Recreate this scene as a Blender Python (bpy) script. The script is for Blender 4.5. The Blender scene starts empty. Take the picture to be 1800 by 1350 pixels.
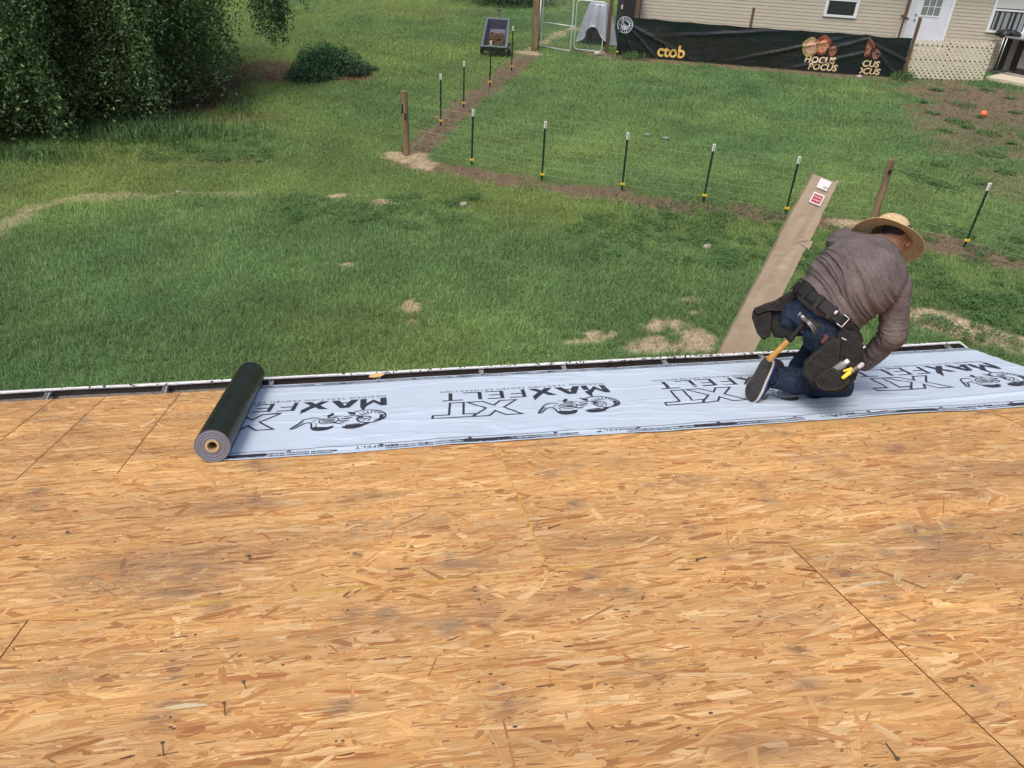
import bpy, bmesh, math, random
import numpy as np
from mathutils import Vector, Matrix, noise as mnoise
random.seed(7); RNG = np.random.default_rng(11)
scene = bpy.context.scene
COL = scene.collection

# ------------------------------------------------------------------ camera, sky, sun, exposure
CAM = np.array([0.0, 0.0, 5.0])
RT = np.array([0.98514353, -0.16619176, 0.04327275])
UP = np.array([0.05491255, 0.54358883, 0.83755346])
FW = np.array([0.16271707, 0.82273415, -0.54463904])
FPX = 1360.0
cd = bpy.data.cameras.new('camera'); co = bpy.data.objects.new('camera', cd); COL.objects.link(co)
cd.sensor_width = 36.0; cd.lens = 36.0 * FPX / 1800.0; cd.clip_start = 0.05; cd.clip_end = 2000
co.matrix_world = Matrix(((RT[0], UP[0], -FW[0], CAM[0]), (RT[1], UP[1], -FW[1], CAM[1]), (RT[2], UP[2], -FW[2], CAM[2]), (0, 0, 0, 1)))
scene.camera = co
SUN_EL, SUN_AZ = math.radians(62), math.radians(-140)      # azimuth from +Y towards +X
w = bpy.data.worlds.new('World'); scene.world = w; w.use_nodes = True
nt = w.node_tree; bg = nt.nodes['Background']
sky = nt.nodes.new('ShaderNodeTexSky'); sky.sky_type = 'NISHITA'; sky.sun_disc = False
sky.sun_elevation = SUN_EL; sky.sun_rotation = SUN_AZ; sky.air_density = 0.8; sky.dust_density = 7.0; sky.ozone_density = 1.6
nt.links.new(sky.outputs[0], bg.inputs[0]); bg.inputs[1].default_value = 0.15
sl = bpy.data.lights.new('sun', 'SUN'); sl.energy = 1.6; sl.angle = math.radians(22); sl.color = (1.0, 0.97, 0.92)
so = bpy.data.objects.new('sun', sl); COL.objects.link(so)
so.rotation_euler = Vector((-math.sin(SUN_AZ) * math.cos(SUN_EL), -math.cos(SUN_AZ) * math.cos(SUN_EL), -math.sin(SUN_EL))).to_track_quat('-Z', 'Y').to_euler()
so.location = (0, 0, 30)
vs = scene.view_settings; vs.view_transform = 'Standard'; vs.look = 'None'; vs.exposure = 0.04; vs.gamma = 1; vs.use_curve_mapping = False

# ------------------------------------------------------------------ geometry of the place
RA = 0.286373473                                          # roof pitch
RX = np.array([1.0, 0, 0]); RS = np.array([0, math.cos(RA), -math.sin(RA)]); RN = np.array([0, math.sin(RA), math.cos(RA)])
RH = 1.33                                                 # camera above the roof plane
V_EAVE = 4.52; U_RAKE = 3.97
def RP(u, v, h=0.0): return CAM + RX * u + RS * v + RN * (h - RH)
def ray(x, y):
    d = FW * FPX + RT * (x - 900) - UP * (y - 675); return d / np.linalg.norm(d)
def at(x, y, d): return CAM + ray(x, y) * d
def gr(x, y, z=0.0):
    d = ray(x, y); return CAM + d * ((z - CAM[2]) / d[2])
def rf(x, y, h=0.0):
    d = ray(x, y); return CAM + d * (-(RH - h) / (d @ RN))
def nrm(v): v = np.asarray(v, float); return v / np.linalg.norm(v)

# ------------------------------------------------------------------ materials
def mat(name, col, rough=0.7, metal=0.0, noise=None, bump=None, spec=0.5, alpha=None):
    """noise=(scale, amount, (sx,sy,sz)); bump=(scale, strength)"""
    m = bpy.data.materials.new(name); m.use_nodes = True; n = m.node_tree.nodes; l = m.node_tree.links
    b = n['Principled BSDF']; b.inputs['Base Color'].default_value = (*col, 1); b.inputs['Roughness'].default_value = rough
    b.inputs['Metallic'].default_value = metal; b.inputs['Specular IOR Level'].default_value = spec
    tc = n.new('ShaderNodeTexCoord')
    if noise:
        sc, am = noise[:2]; st = noise[2] if len(noise) > 2 else (1, 1, 1)
        mp = n.new('ShaderNodeMapping'); mp.inputs['Scale'].default_value = st; l.new(tc.outputs['Object'], mp.inputs[0])
        nz = n.new('ShaderNodeTexNoise'); nz.inputs['Scale'].default_value = sc; nz.inputs['Detail'].default_value = 6; nz.inputs['Roughness'].default_value = 0.65
        l.new(mp.outputs[0], nz.inputs['Vector'])
        cr = n.new('ShaderNodeValToRGB'); cr.color_ramp.elements[0].position = 0.3; cr.color_ramp.elements[1].position = 0.7
        cr.color_ramp.elements[0].color = (*[c * (1 - am) for c in col], 1); cr.color_ramp.elements[1].color = (*[min(1, c * (1 + am)) for c in col], 1)
        l.new(nz.outputs[0], cr.inputs[0]); l.new(cr.outputs[0], b.inputs['Base Color'])
    if bump:
        nz2 = n.new('ShaderNodeTexNoise'); nz2.inputs['Scale'].default_value = bump[0]; nz2.inputs['Detail'].default_value = 5
        l.new(tc.outputs['Object'], nz2.inputs['Vector'])
        bp = n.new('ShaderNodeBump'); bp.inputs['Strength'].default_value = bump[1]; bp.inputs['Distance'].default_value = 0.01
        l.new(nz2.outputs[0], bp.inputs['Height']); l.new(bp.outputs[0], b.inputs['Normal'])
    return m
M = {}
M['black_plastic'] = mat('black_plastic', (0.02, 0.02, 0.02), 0.45)
M['white_paint'] = mat('white_paint', (0.75, 0.75, 0.74), 0.4, noise=(9, 0.06))
M['gutter_white'] = mat('gutter_white', (0.8, 0.8, 0.8), 0.35, noise=(60, 0.25, (0.4, 1, 1)))
M['galv'] = mat('galvanised_steel', (0.45, 0.46, 0.46), 0.4, 0.8, noise=(30, 0.2))
M['galv_pale'] = mat('pale_galvanised', (0.62, 0.64, 0.63), 0.45, 0.35)
M['wood_post'] = mat('weathered_post', (0.21, 0.15, 0.085), 0.85, noise=(14, 0.45, (1, 1, 0.15)), bump=(40, 0.4))
M['brown_wood'] = mat('brown_stained_wood', (0.125, 0.075, 0.05), 0.7, noise=(16, 0.35, (1, 1, 0.2)))
M['tpost'] = mat('green_steel', (0.012, 0.04, 0.025), 0.5)
M['tpost_tip'] = mat('white_tip_paint', (0.8, 0.8, 0.78), 0.5)
M['yellow'] = mat('yellow_plastic', (0.75, 0.55, 0.04), 0.4)
M['wire'] = mat('fence_wire', (0.30, 0.40, 0.24), 0.5, 0.2)

# ------------------------------------------------------------------ object helpers
def tag(o, label=None, cat=None, group=None, kind=None):
    if label: o['label'] = label
    if cat: o['category'] = cat
    if group: o['group'] = group
    if kind: o['kind'] = kind
    return o
def thing(name, label, cat, loc=(0, 0, 0), group=None):
    o = bpy.data.objects.new(name, None); COL.objects.link(o); o.location = Vector([float(c) for c in loc])
    o.empty_display_size = 0.1; return tag(o, label, cat, group)
def wloc(o):
    p = Vector((0, 0, 0))
    while o is not None: p += o.location; o = o.parent
    return p
def link_mesh(name, me, material, parent=None, origin=None, smooth=False):
    """me is in world coordinates; shift it to the origin of the object"""
    o = bpy.data.objects.new(name, me); COL.objects.link(o)
    if material is not None: me.materials.append(material)
    if parent is not None: base = wloc(parent); o.parent = parent
    else:
        base = Vector([float(c) for c in (origin if origin is not None else (0, 0, 0))]); o.location = base
    me.transform(Matrix.Translation(-base))
    if smooth: me.polygons.foreach_set('use_smooth', [True] * len(me.polygons))
    me.update(); return o
def np_mesh(name, V, F):
    """V (n,3); F (m,k) same-size polygons"""
    V = np.asarray(V, np.float32); F = np.asarray(F, np.int32)
    me = bpy.data.meshes.new(name); me.vertices.add(len(V)); me.vertices.foreach_set('co', V.ravel())
    k = F.shape[1]; me.loops.add(F.size); me.loops.foreach_set('vertex_index', F.ravel())
    me.polygons.add(len(F)); me.polygons.foreach_set('loop_start', np.arange(0, F.size, k, dtype=np.int32))
    me.update(calc_edges=True); return me
def attr(me, name, data, typ='FLOAT_COLOR', domain='POINT'):
    a = me.attributes.new(name, typ, domain)
    a.data.foreach_set({'FLOAT_COLOR': 'color', 'FLOAT_VECTOR': 'vector', 'FLOAT': 'value'}[typ], np.asarray(data, np.float32).ravel())
def frame(axis, hint=(0, 0, 1)):
    a = nrm(axis); h = np.asarray(hint, float)
    if abs(a @ nrm(h)) > 0.98: h = np.array([1.0, 0, 0])
    s = nrm(np.cross(h, a)); t = np.cross(a, s); return a, s, t
class MB:
    """collects shapes, then links them as ONE mesh object"""
    def __init__(s): s.v = []; s.f = []
    def add(s, vs, fs):
        b = len(s.v); s.v += [tuple(map(float, v)) for v in vs]; s.f += [tuple(i + b for i in f) for f in fs]; return s
    def box(s, c, x, y, z):
        """c centre; x,y,z half-extent vectors"""
        c, x, y, z = (np.asarray(q, float) for q in (c, x, y, z))
        if np.cross(x, y) @ z < 0: z = -z
        p = [c + i * x + j * y + k * z for k in (-1, 1) for j in (-1, 1) for i in (-1, 1)]
        return s.add(p, [(0, 2, 3, 1), (4, 5, 7, 6), (0, 1, 5, 4), (2, 6, 7, 3), (0, 4, 6, 2), (1, 3, 7, 5)])
    def abox(s, a, b):
        a = np.minimum(a, b).astype(float) if False else np.asarray(a, float); b = np.asarray(b, float); h = abs(b - a) / 2
        return s.box((a + b) / 2, (h[0], 0, 0), (0, h[1], 0), (0, 0, h[2]))
    def loft(s, st, n=16, caps=True, power=2.0):
        """st: list of (centre, ux, rx, uy, ry)"""
        vs = []; fs = []
        for c, ux, rx, uy, ry in st:
            for k in range(n):
                a = 2 * math.pi * k / n; ca, sa = math.cos(a), math.sin(a)
                if power != 2.0:
                    ca = math.copysign(abs(ca) ** (2 / power), ca); sa = math.copysign(abs(sa) ** (2 / power), sa)
                vs.append(np.asarray(c) + np.asarray(ux) * (rx * ca) + np.asarray(uy) * (ry * sa))
        for i in range(len(st) - 1):
            for k in range(n):
                k2 = (k + 1) % n; fs.append((i * n + k, i * n + k2, (i + 1) * n + k2, (i + 1) * n + k))
        if caps: fs.append(tuple(reversed(range(n)))); fs.append(tuple((len(st) - 1) * n + k for k in range(n)))
        return s.add(vs, fs)
    def tube(s, pts, r, n=8, caps=True):
        pts = [np.asarray(p, float) for p in pts]; rr = r if isinstance(r, (list, tuple)) else [r] * len(pts); st = []; prev = None
        for i, p in enumerate(pts):
            d = pts[min(i + 1, len(pts) - 1)] - pts[max(i - 1, 0)]; a, u, v = frame(d, prev if prev is not None else (0.13, 0.21, 1))
            if prev is not None: u = nrm(prev - a * (prev @ a)) if np.linalg.norm(prev - a * (prev @ a)) > 1e-6 else u; v = np.cross(a, u)
            prev = u; st.append((p, u, rr[i], v, rr[i]))
        return s.loft(st, n, caps)
    def caps(s, p0, r0, p1, r1, side=None, flat=1.0, n=14):
        """tapered capsule; flat squashes across `side`'s normal"""
        p0, p1 = np.asarray(p0, float), np.asarray(p1, float); a, u, v = frame(p1 - p0)
        if side is not None: u = nrm(np.asarray(side) - a * (a @ np.asarray(side))); v = np.cross(a, u)
        st = []
        for t in (-0.98, -0.85, -0.6, -0.3, 0): k = math.sqrt(1 - t * t); st.append((p0 + a * r0 * t * min(1, flat + .2), u, r0 * k, v, r0 * k * flat))
        for t in (0, 0.3, 0.6, 0.85, 0.98): k = math.sqrt(1 - t * t); st.append((p1 + a * r1 * t * min(1, flat + .2), u, r1 * k, v, r1 * k * flat))
        return s.loft(st, n)
    def ell(s, c, ax, r, n=16):
        ax = [nrm(a) for a in ax]; st = []
        for i in range(1, 12):
            t = -math.cos(math.pi * i / 12); k = math.sin(math.pi * i / 12)
            st.append((np.asarray(c) + ax[2] * r[2] * t, ax[0], r[0] * k, ax[1], r[1] * k))
        return s.loft(st, n)
    def mesh(s, name='m'):
        me = bpy.data.meshes.new(name); me.from_pydata(s.v, [], s.f); me.validate(); me.update(); return me
    def build(s, name, material, parent=None, origin=None, smooth=False, bevel=0):
        me = s.mesh(name)
        if bevel:
            bm = bmesh.new(); bm.from_mesh(me); bmesh.ops.bevel(bm, geom=bm.edges[:], offset=bevel, segments=2, affect='EDGES'); bm.to_mesh(me); bm.free()
        return link_mesh(name, me, material, parent, origin, smooth)
def box_part(name, m, parent, c, x, y, z, **k): return MB().box(c, x, y, z).build(name, m, parent, **k)
def organic(mb, voxel, smooth=6, factor=0.5):
    """melt overlapping solids into one continuous skin; returns a mesh in world coordinates"""
    o = bpy.data.objects.new('tmp', mb.mesh()); COL.objects.link(o)
    r = o.modifiers.new('r', 'REMESH'); r.mode = 'VOXEL'; r.voxel_size = voxel; r.adaptivity = 0
    if smooth: q = o.modifiers.new('s', 'SMOOTH'); q.iterations = smooth; q.factor = factor
    bpy.context.view_layer.update(); dg = bpy.context.evaluated_depsgraph_get()
    me = bpy.data.meshes.new_from_object(o.evaluated_get(dg)); old = o.data
    bpy.data.objects.remove(o); bpy.data.meshes.remove(old); return me
def co_of(me):
    a = np.empty(len(me.vertices) * 3, np.float32); me.vertices.foreach_get('co', a); return a.reshape(-1, 3).astype(float)
def no_of(me):
    a = np.empty(len(me.vertices) * 3, np.float32); me.vertices.foreach_get('normal', a); return a.reshape(-1, 3).astype(float)
def set_co(me, V): me.vertices.foreach_set('co', np.asarray(V, np.float32).ravel()); me.update()
def _h(ix, iy, iz):
    n = (ix * 374761393 + iy * 668265263 + iz * 1274126177) & 0xFFFFFFFF
    n = ((n ^ (n >> 13)) * 1274126177) & 0xFFFFFFFF; return ((n ^ (n >> 16)) & 0xFFFF) / 65535.0
def vn(x, y, z=0.0, seed=0):
    """value noise 0..1 on numpy arrays"""
    x = np.asarray(x, float); y = np.asarray(y, float) + 0 * x; z = np.asarray(z, float) + 0 * x + seed * 17.3
    xi = np.floor(x).astype(np.int64); yi = np.floor(y).astype(np.int64); zi = np.floor(z).astype(np.int64)
    fx, fy, fz = x - xi, y - yi, z - zi; fx = fx * fx * (3 - 2 * fx); fy = fy * fy * (3 - 2 * fy); fz = fz * fz * (3 - 2 * fz); r = 0
    for a in (0, 1):
        for b in (0, 1):
            for c in (0, 1):
                r = r + _h(xi + a, yi + b, zi + c) * np.where(a, fx, 1 - fx) * np.where(b, fy, 1 - fy) * np.where(c, fz, 1 - fz)
    return r
def fbm(x, y, z=0.0, seed=0, oct=4):
    r = 0; a = 0.5; s = 1.0; t = 0
    for i in range(oct): r = r + a * vn(np.asarray(x) * s, np.asarray(y) * s, np.asarray(z) * s, seed + i); t += a; a *= 0.5; s *= 2.03
    return r / t
def text2d(body, size=1.0, bold=0.0, spacing=1.0, align='LEFT', maxedge=None, shear=0.0, sx=1.0):
    """flat lettering as (verts2d, faces)"""
    c = bpy.data.curves.new('t', 'FONT'); c.body = body; c.size = size; c.offset = bold; c.space_character = spacing; c.align_x = align; c.shear = shear
    c.resolution_u = 3
    o = bpy.data.objects.new('t', c); COL.objects.link(o); bpy.context.view_layer.update()
    me = bpy.data.meshes.new_from_object(o.evaluated_get(bpy.context.evaluated_depsgraph_get()))
    bpy.data.objects.remove(o); bpy.data.curves.remove(c)
    bm = bmesh.new(); bm.from_mesh(me); bpy.data.meshes.remove(me); bmesh.ops.triangulate(bm, faces=bm.faces[:])
    if maxedge:
        for _ in range(4):
            es = [e for e in bm.edges if e.calc_length() > maxedge]
            if not es: break
            bmesh.ops.subdivide_edges(bm, edges=es, cuts=1); bmesh.ops.triangulate(bm, faces=bm.faces[:])
    V = [(v.co.x * sx, v.co.y) for v in bm.verts]; F = [tuple(v.index for v in f.verts) for f in bm.faces]; bm.free(); return V, F
def stroke2d(pts, wd, closed=False):
    """ribbon along a polyline; wd number or list"""
    P = [np.asarray(p, float) for p in pts]; n = len(P); W = wd if isinstance(wd, (list, tuple)) else [wd] * n; V = []; F = []
    for i in range(n):
        a = P[(i - 1) % n] if closed or i else P[i]; b = P[(i + 1) % n] if closed or i < n - 1 else P[i]
        t = b - a; t = t / (np.linalg.norm(t) + 1e-9); nn = np.array([-t[1], t[0]]); k = 1.0
        if (closed or 0 < i < n - 1):
            t1 = P[i] - P[i - 1]; t1 = t1 / (np.linalg.norm(t1) + 1e-9); k = 1 / max(0.45, abs(t1 @ t) + 1e-6)
        V += [tuple(P[i] + nn * W[i] * 0.5 * k), tuple(P[i] - nn * W[i] * 0.5 * k)]
    for i in range(n if closed else n - 1):
        j = (i + 1) % n; F.append((2 * i, 2 * i + 1, 2 * j + 1, 2 * j))
    return V, F
def dense(pts, step, closed=False):
    out = []; n = len(pts); R = range(n if closed else n - 1)
    for i in R:
        a = np.asarray(pts[i], float); b = np.asarray(pts[(i + 1) % n], float); k = max(1, int(np.linalg.norm(b - a) / step))
        out += [a + (b - a) * j / k for j in range(k)]
    if not closed: out.append(np.asarray(pts[-1], float))
    return out
def smoothcurve(pts, n=8):
    P = [np.asarray(p, float) for p in pts]; P = [2 * P[0] - P[1]] + P + [2 * P[-1] - P[-2]]; out = []
    for i in range(1, len(P) - 2):
        for k in range(n):
            t = k / n; a, b, c, d = P[i - 1], P[i], P[i + 1], P[i + 2]
            out.append(0.5 * ((2 * b) + (-a + c) * t + (2 * a - 5 * b + 4 * c - d) * t * t + (-a + 3 * b - 3 * c + d) * t ** 3))
    out.append(P[-2]); return out
#@@GROUND
# ------------------------------------------------------------------ ground: soil masks in world metres
def seg_mask(X, Y, pts, width, soft=0.3):
    r = np.zeros_like(X)
    for (a, b) in zip(pts, pts[1:]):
        a = np.asarray(a[:2]); b = np.asarray(b[:2]); d = b - a; L2 = d @ d
        t = np.clip(((X - a[0]) * d[0] + (Y - a[1]) * d[1]) / L2, 0, 1)
        dist = np.hypot(X - a[0] - t * d[0], Y - a[1] - t * d[1]); r = np.maximum(r, 1 - np.clip((dist - width * 0.5) / soft, 0, 1))
    return r
def blob_mask(X, Y, c, rx, ry, soft=0.5):
    d = np.hypot((X - c[0]) / rx, (Y - c[1]) / ry); return 1 - np.clip((d - 1 + soft) / soft, 0, 1)
G = lambda *pp: [gr(*p)[:2] for p in pp]
FRONT = G((714, 285), (790, 296), (955, 325), (1100, 345), (1237, 366), (1380, 385), (1533, 402), (1700, 442), (1830, 475))
SIDE = G((730, 268), (778, 218), (820, 186), (865, 148), (905, 118), (938, 92))
PATHL = G((-60, 440), (0, 405), (60, 368), (130, 348), (220, 344), (330, 340), (440, 341))
PATHR = G((1645, 562), (1700, 580), (1760, 596), (1830, 620))
BANL = G((1040, 92), (1083, 100), (1250, 112), (1420, 126), (1590, 142))
TRAIL = G((925, 90), (960, 72), (985, 58), (1010, 50))
LAWN_EDGE = G((-60, 420), (0, 400), (80, 365), (160, 345), (300, 340), (450, 345), (600, 352), (760, 368), (900, 388), (1050, 405), (1200, 428), (1330, 460), (1420, 500), (1500, 540), (1700, 620))
def masks(X, Y):
    n1 = fbm(X * 1.3, Y * 1.3, seed=3); n2 = fbm(X * 4.5, Y * 4.5, seed=9); n3 = fbm(X * 0.35, Y * 0.35, seed=21)
    n5 = fbm(X * 11, Y * 11, seed=31, oct=3); e = (n1 - 0.5) * 1.5 + (n2 - 0.5) * 1.3 + (n5 - 0.5) * 0.9
    thr = lambda m, s=4.0: np.clip((m - 0.55 + e) * 2.2 + 0.5, 0, 1) * np.clip(m * 4, 0, 1)
    sand = np.zeros_like(X); straw = np.zeros_like(X); red = np.zeros_like(X)
    straw = np.maximum(straw, thr(seg_mask(X, Y, FRONT, 0.24, 0.50)))
    straw = np.maximum(straw, thr(seg_mask(X, Y, SIDE, 0.28, 0.45)))
    straw = np.maximum(straw, thr(seg_mask(X, Y, BANL, 0.5, 0.7)) * 0.9)
    for (px, py), rr in (((716, 276), 0.65), ((745, 290), 0.5), ((1500, 398), 0.55), ((925, 92), 0.7), ((1055, 92), 0.4)):
        c = gr(px, py); sand = np.maximum(sand, thr(blob_mask(X, Y, c, rr, rr, 0.6)) * 0.85)
    sand = np.maximum(sand, thr(seg_mask(X, Y, PATHL, 0.02, 0.30)) * 0.5 * np.clip((-1.2 - X) / 2.2, .15, 1))
    sand = np.maximum(sand, thr(np.clip(seg_mask(X, Y, PATHR, 0.30, 0.42) * 1.3, 0, 1)) * 0.95)
    sand = np.maximum(sand, thr(seg_mask(X, Y, TRAIL, 0.05, 0.45)) * 0.6)
    for (px, py), rx, ry in (((1175, 572), 0.30, 0.2), ((1215, 600), 0.40, 0.30), ((1160, 605), 0.45, 0.2), ((1060, 588), 0.20, 0.12), ((1215, 528), 0.16, 0.08), ((1223, 552), 0.1, 0.06),
                             ((722, 543), 0.10, 0.16), ((1030, 600), 0.22, 0.06), ((610, 467), 0.10, 0.08), ((725, 567), 0.10, 0.05), ((672, 358), 0.22, 0.12), ((815, 362), 0.12, 0.06), ((600, 346), 0.2, 0.08)):
        c = gr(px, py); sand = np.maximum(sand, thr(np.clip(blob_mask(X, Y, c, rx * 1.7, ry * 1.7, 0.7) * 1.35, 0, 1)) * 0.88)
    # worn yard by the house and the straw coloured dry lawn
    for (px, py), rx, ry, a in (((1720, 170), 3.6, 3.4, 0.95), ((1640, 160), 1.4, 1.6, 0.8), ((1800, 235), 4.0, 3.4, 0.75), ((1700, 265), 1.5, 0.9, 0.5), ((1800, 330), 1.6, 2.2, 0.5), ((1700, 200), 2.2, 1.8, 0.9)):
        c = gr(px, py); straw = np.maximum(straw, thr(blob_mask(X, Y, c, rx, ry, 0.6)) * a)
    for (px, py), rx, ry, a in (((350, 285), 1.6, 0.6, 0.35), ((430, 285), 1.2, 0.45, 0.35), ((200, 285), 1.8, 0.5, 0.3), ((620, 490), 0.6, 0.2, 0.2), ((60, 620), 0.3, 0.1, 0.4), ((420, 205), 1.8, 0.8, 0.5)):
        c = gr(px, py); red = np.maximum(red, thr(blob_mask(X, Y, c, rx, ry, 0.8)) * a)
    for (px, py), rx, ry, a in (((480, 125), 1.5, 2.0, 0.9), ((270, 150), 3.2, 3.6, 1.0), ((340, 180), 1.7, 1.4, 1.0), ((607, 135), 1.0, 0.8, 1.0), ((562, 128), 1.0, 1.0, 0.6), ((800, 22), 2.5, 1.6, .3), ((700, 15), 3, 1.6, .25)):
        c = gr(px, py); red = np.maximum(red, thr(blob_mask(X, Y, c, rx, ry, 0.5)) * a)
    # kept lawn nearest the house: inside of LAWN_EDGE
    ex = np.array([p[0] for p in LAWN_EDGE]); ey = np.array([p[1] for p in LAWN_EDGE]); o = np.argsort(ex)
    yl = np.interp(X, ex[o], ey[o]); lawn = np.clip((yl - Y) / 0.5 + 0.5 + (n2 - 0.5) * 1.2, 0, 1)
    return sand, straw, red, lawn, n1, n2, n3
def ground_material():
    m = bpy.data.materials.new('ground_soil_and_turf'); m.use_nodes = True; n = m.node_tree.nodes; l = m.node_tree.links
    b = n['Principled BSDF']; b.inputs['Roughness'].default_value = 0.95; b.inputs['Specular IOR Level'].default_value = 0.15
    at_ = n.new('ShaderNodeAttribute'); at_.attribute_name = 'gcol'; tc = n.new('ShaderNodeTexCoord')
    def nz(scale, lo, hi, det=8):
        z = n.new('ShaderNodeTexNoise'); z.inputs['Scale'].default_value = scale; z.inputs['Detail'].default_value = det; z.inputs['Roughness'].default_value = 0.7
        l.new(tc.outputs['Object'], z.inputs['Vector']); r = n.new('ShaderNodeMapRange'); r.inputs[1].default_value = 0.25; r.inputs[2].default_value = 0.75
        r.inputs[3].default_value = lo; r.inputs[4].default_value = hi; l.new(z.outputs[0], r.inputs[0]); return r, z
    a, za = nz(14, 0.6, 1.35); c, zc = nz(95, 0.55, 1.4, 3)
    mu = n.new('ShaderNodeMath'); mu.operation = 'MULTIPLY'; l.new(a.outputs[0], mu.inputs[0]); l.new(c.outputs[0], mu.inputs[1])
    vm = n.new('ShaderNodeVectorMath'); vm.operation = 'SCALE'; l.new(at_.outputs['Color'], vm.inputs[0]); l.new(mu.outputs[0], vm.inputs['Scale'])
    l.new(vm.outputs[0], b.inputs['Base Color'])
    bp = n.new('ShaderNodeBump'); bp.inputs['Strength'].default_value = 0.8; bp.inputs['Distance'].default_value = 0.03; l.new(zc.outputs[0], bp.inputs['Height']); l.new(bp.outputs[0], b.inputs['Normal'])
    return m
GREEN_FAR = np.array([0.172, 0.262, 0.082]); GREEN_NEAR = np.array([0.158, 0.262, 0.090]); GREEN_YARD = np.array([0.155, 0.262, 0.092])
SAND = np.array([0.60, 0.47, 0.32]); STRAW = np.array([0.235, 0.178, 0.118]); RED = np.array([0.125, 0.062, 0.040])
fx_ = np.array([p[0] for p in FRONT]); fy_ = np.array([p[1] for p in FRONT]); sx_ = np.array([p[0] for p in SIDE]); sy_ = np.array([p[1] for p in SIDE])
def turf_col(X, Y, lawn, n1, n3):
    yard = np.clip((Y - np.interp(X, fx_, fy_)) / 0.3, 0, 1) * np.clip((X - np.interp(Y, sy_, sx_)) / 0.3, 0, 1)
    c = GREEN_FAR * (1 - lawn)[..., None] + GREEN_NEAR * lawn[..., None]
    c = c * (1 - yard)[..., None] + GREEN_YARD * yard[..., None]
    return c * (0.70 + 0.6 * n1)[..., None] * (0.70 + 0.6 * n3)[..., None] * (1 + (n3[..., None] - .5) * np.array([.5, 0, -.4]))
def ground_cols(X, Y):
    sand, straw, red, lawn, n1, n2, n3 = masks(X, Y); c = turf_col(X, Y, lawn, n1, n3) * 0.80
    for m_, k in ((red, RED), (straw, STRAW), (sand, SAND)): c = c * (1 - m_)[..., None] + k * m_[..., None]
    return c
def axis(lo, hi, step, ext):
    a = list(np.arange(lo, hi, step)); s = step; x = hi
    while x < ext: a.append(x); s *= 1.35; x += s
    a.append(ext); s = step; x = lo - s; b = []
    while x > -ext: b.append(x); s *= 1.35; x -= s
    b.append(-ext); return np.array(b[::-1] + a)
def GZ(X, Y): return (fbm(np.asarray(X) * 0.5, np.asarray(Y) * 0.5, seed=40) - 0.5) * 0.06
ax, ay = axis(-14, 26, 0.11, 400), axis(4.5, 36, 0.11, 400)
GX, GY = np.meshgrid(ax, ay); gc = ground_cols(GX, GY); gzz = GZ(GX, GY) * (np.hypot(GX, GY) < 60)
nx, ny = len(ax), len(ay); idx = np.arange(nx * ny).reshape(ny, nx)
gm = np_mesh('ground', np.stack([GX.ravel(), GY.ravel(), gzz.ravel()], 1), np.stack([idx[:-1, :-1].ravel(), idx[:-1, 1:].ravel(), idx[1:, 1:].ravel(), idx[1:, :-1].ravel()], 1))
attr(gm, 'gcol', np.concatenate([gc.reshape(-1, 3), np.ones((nx * ny, 1))], 1))
tag(link_mesh('ground', gm, ground_material(), smooth=True), kind='structure')

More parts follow.
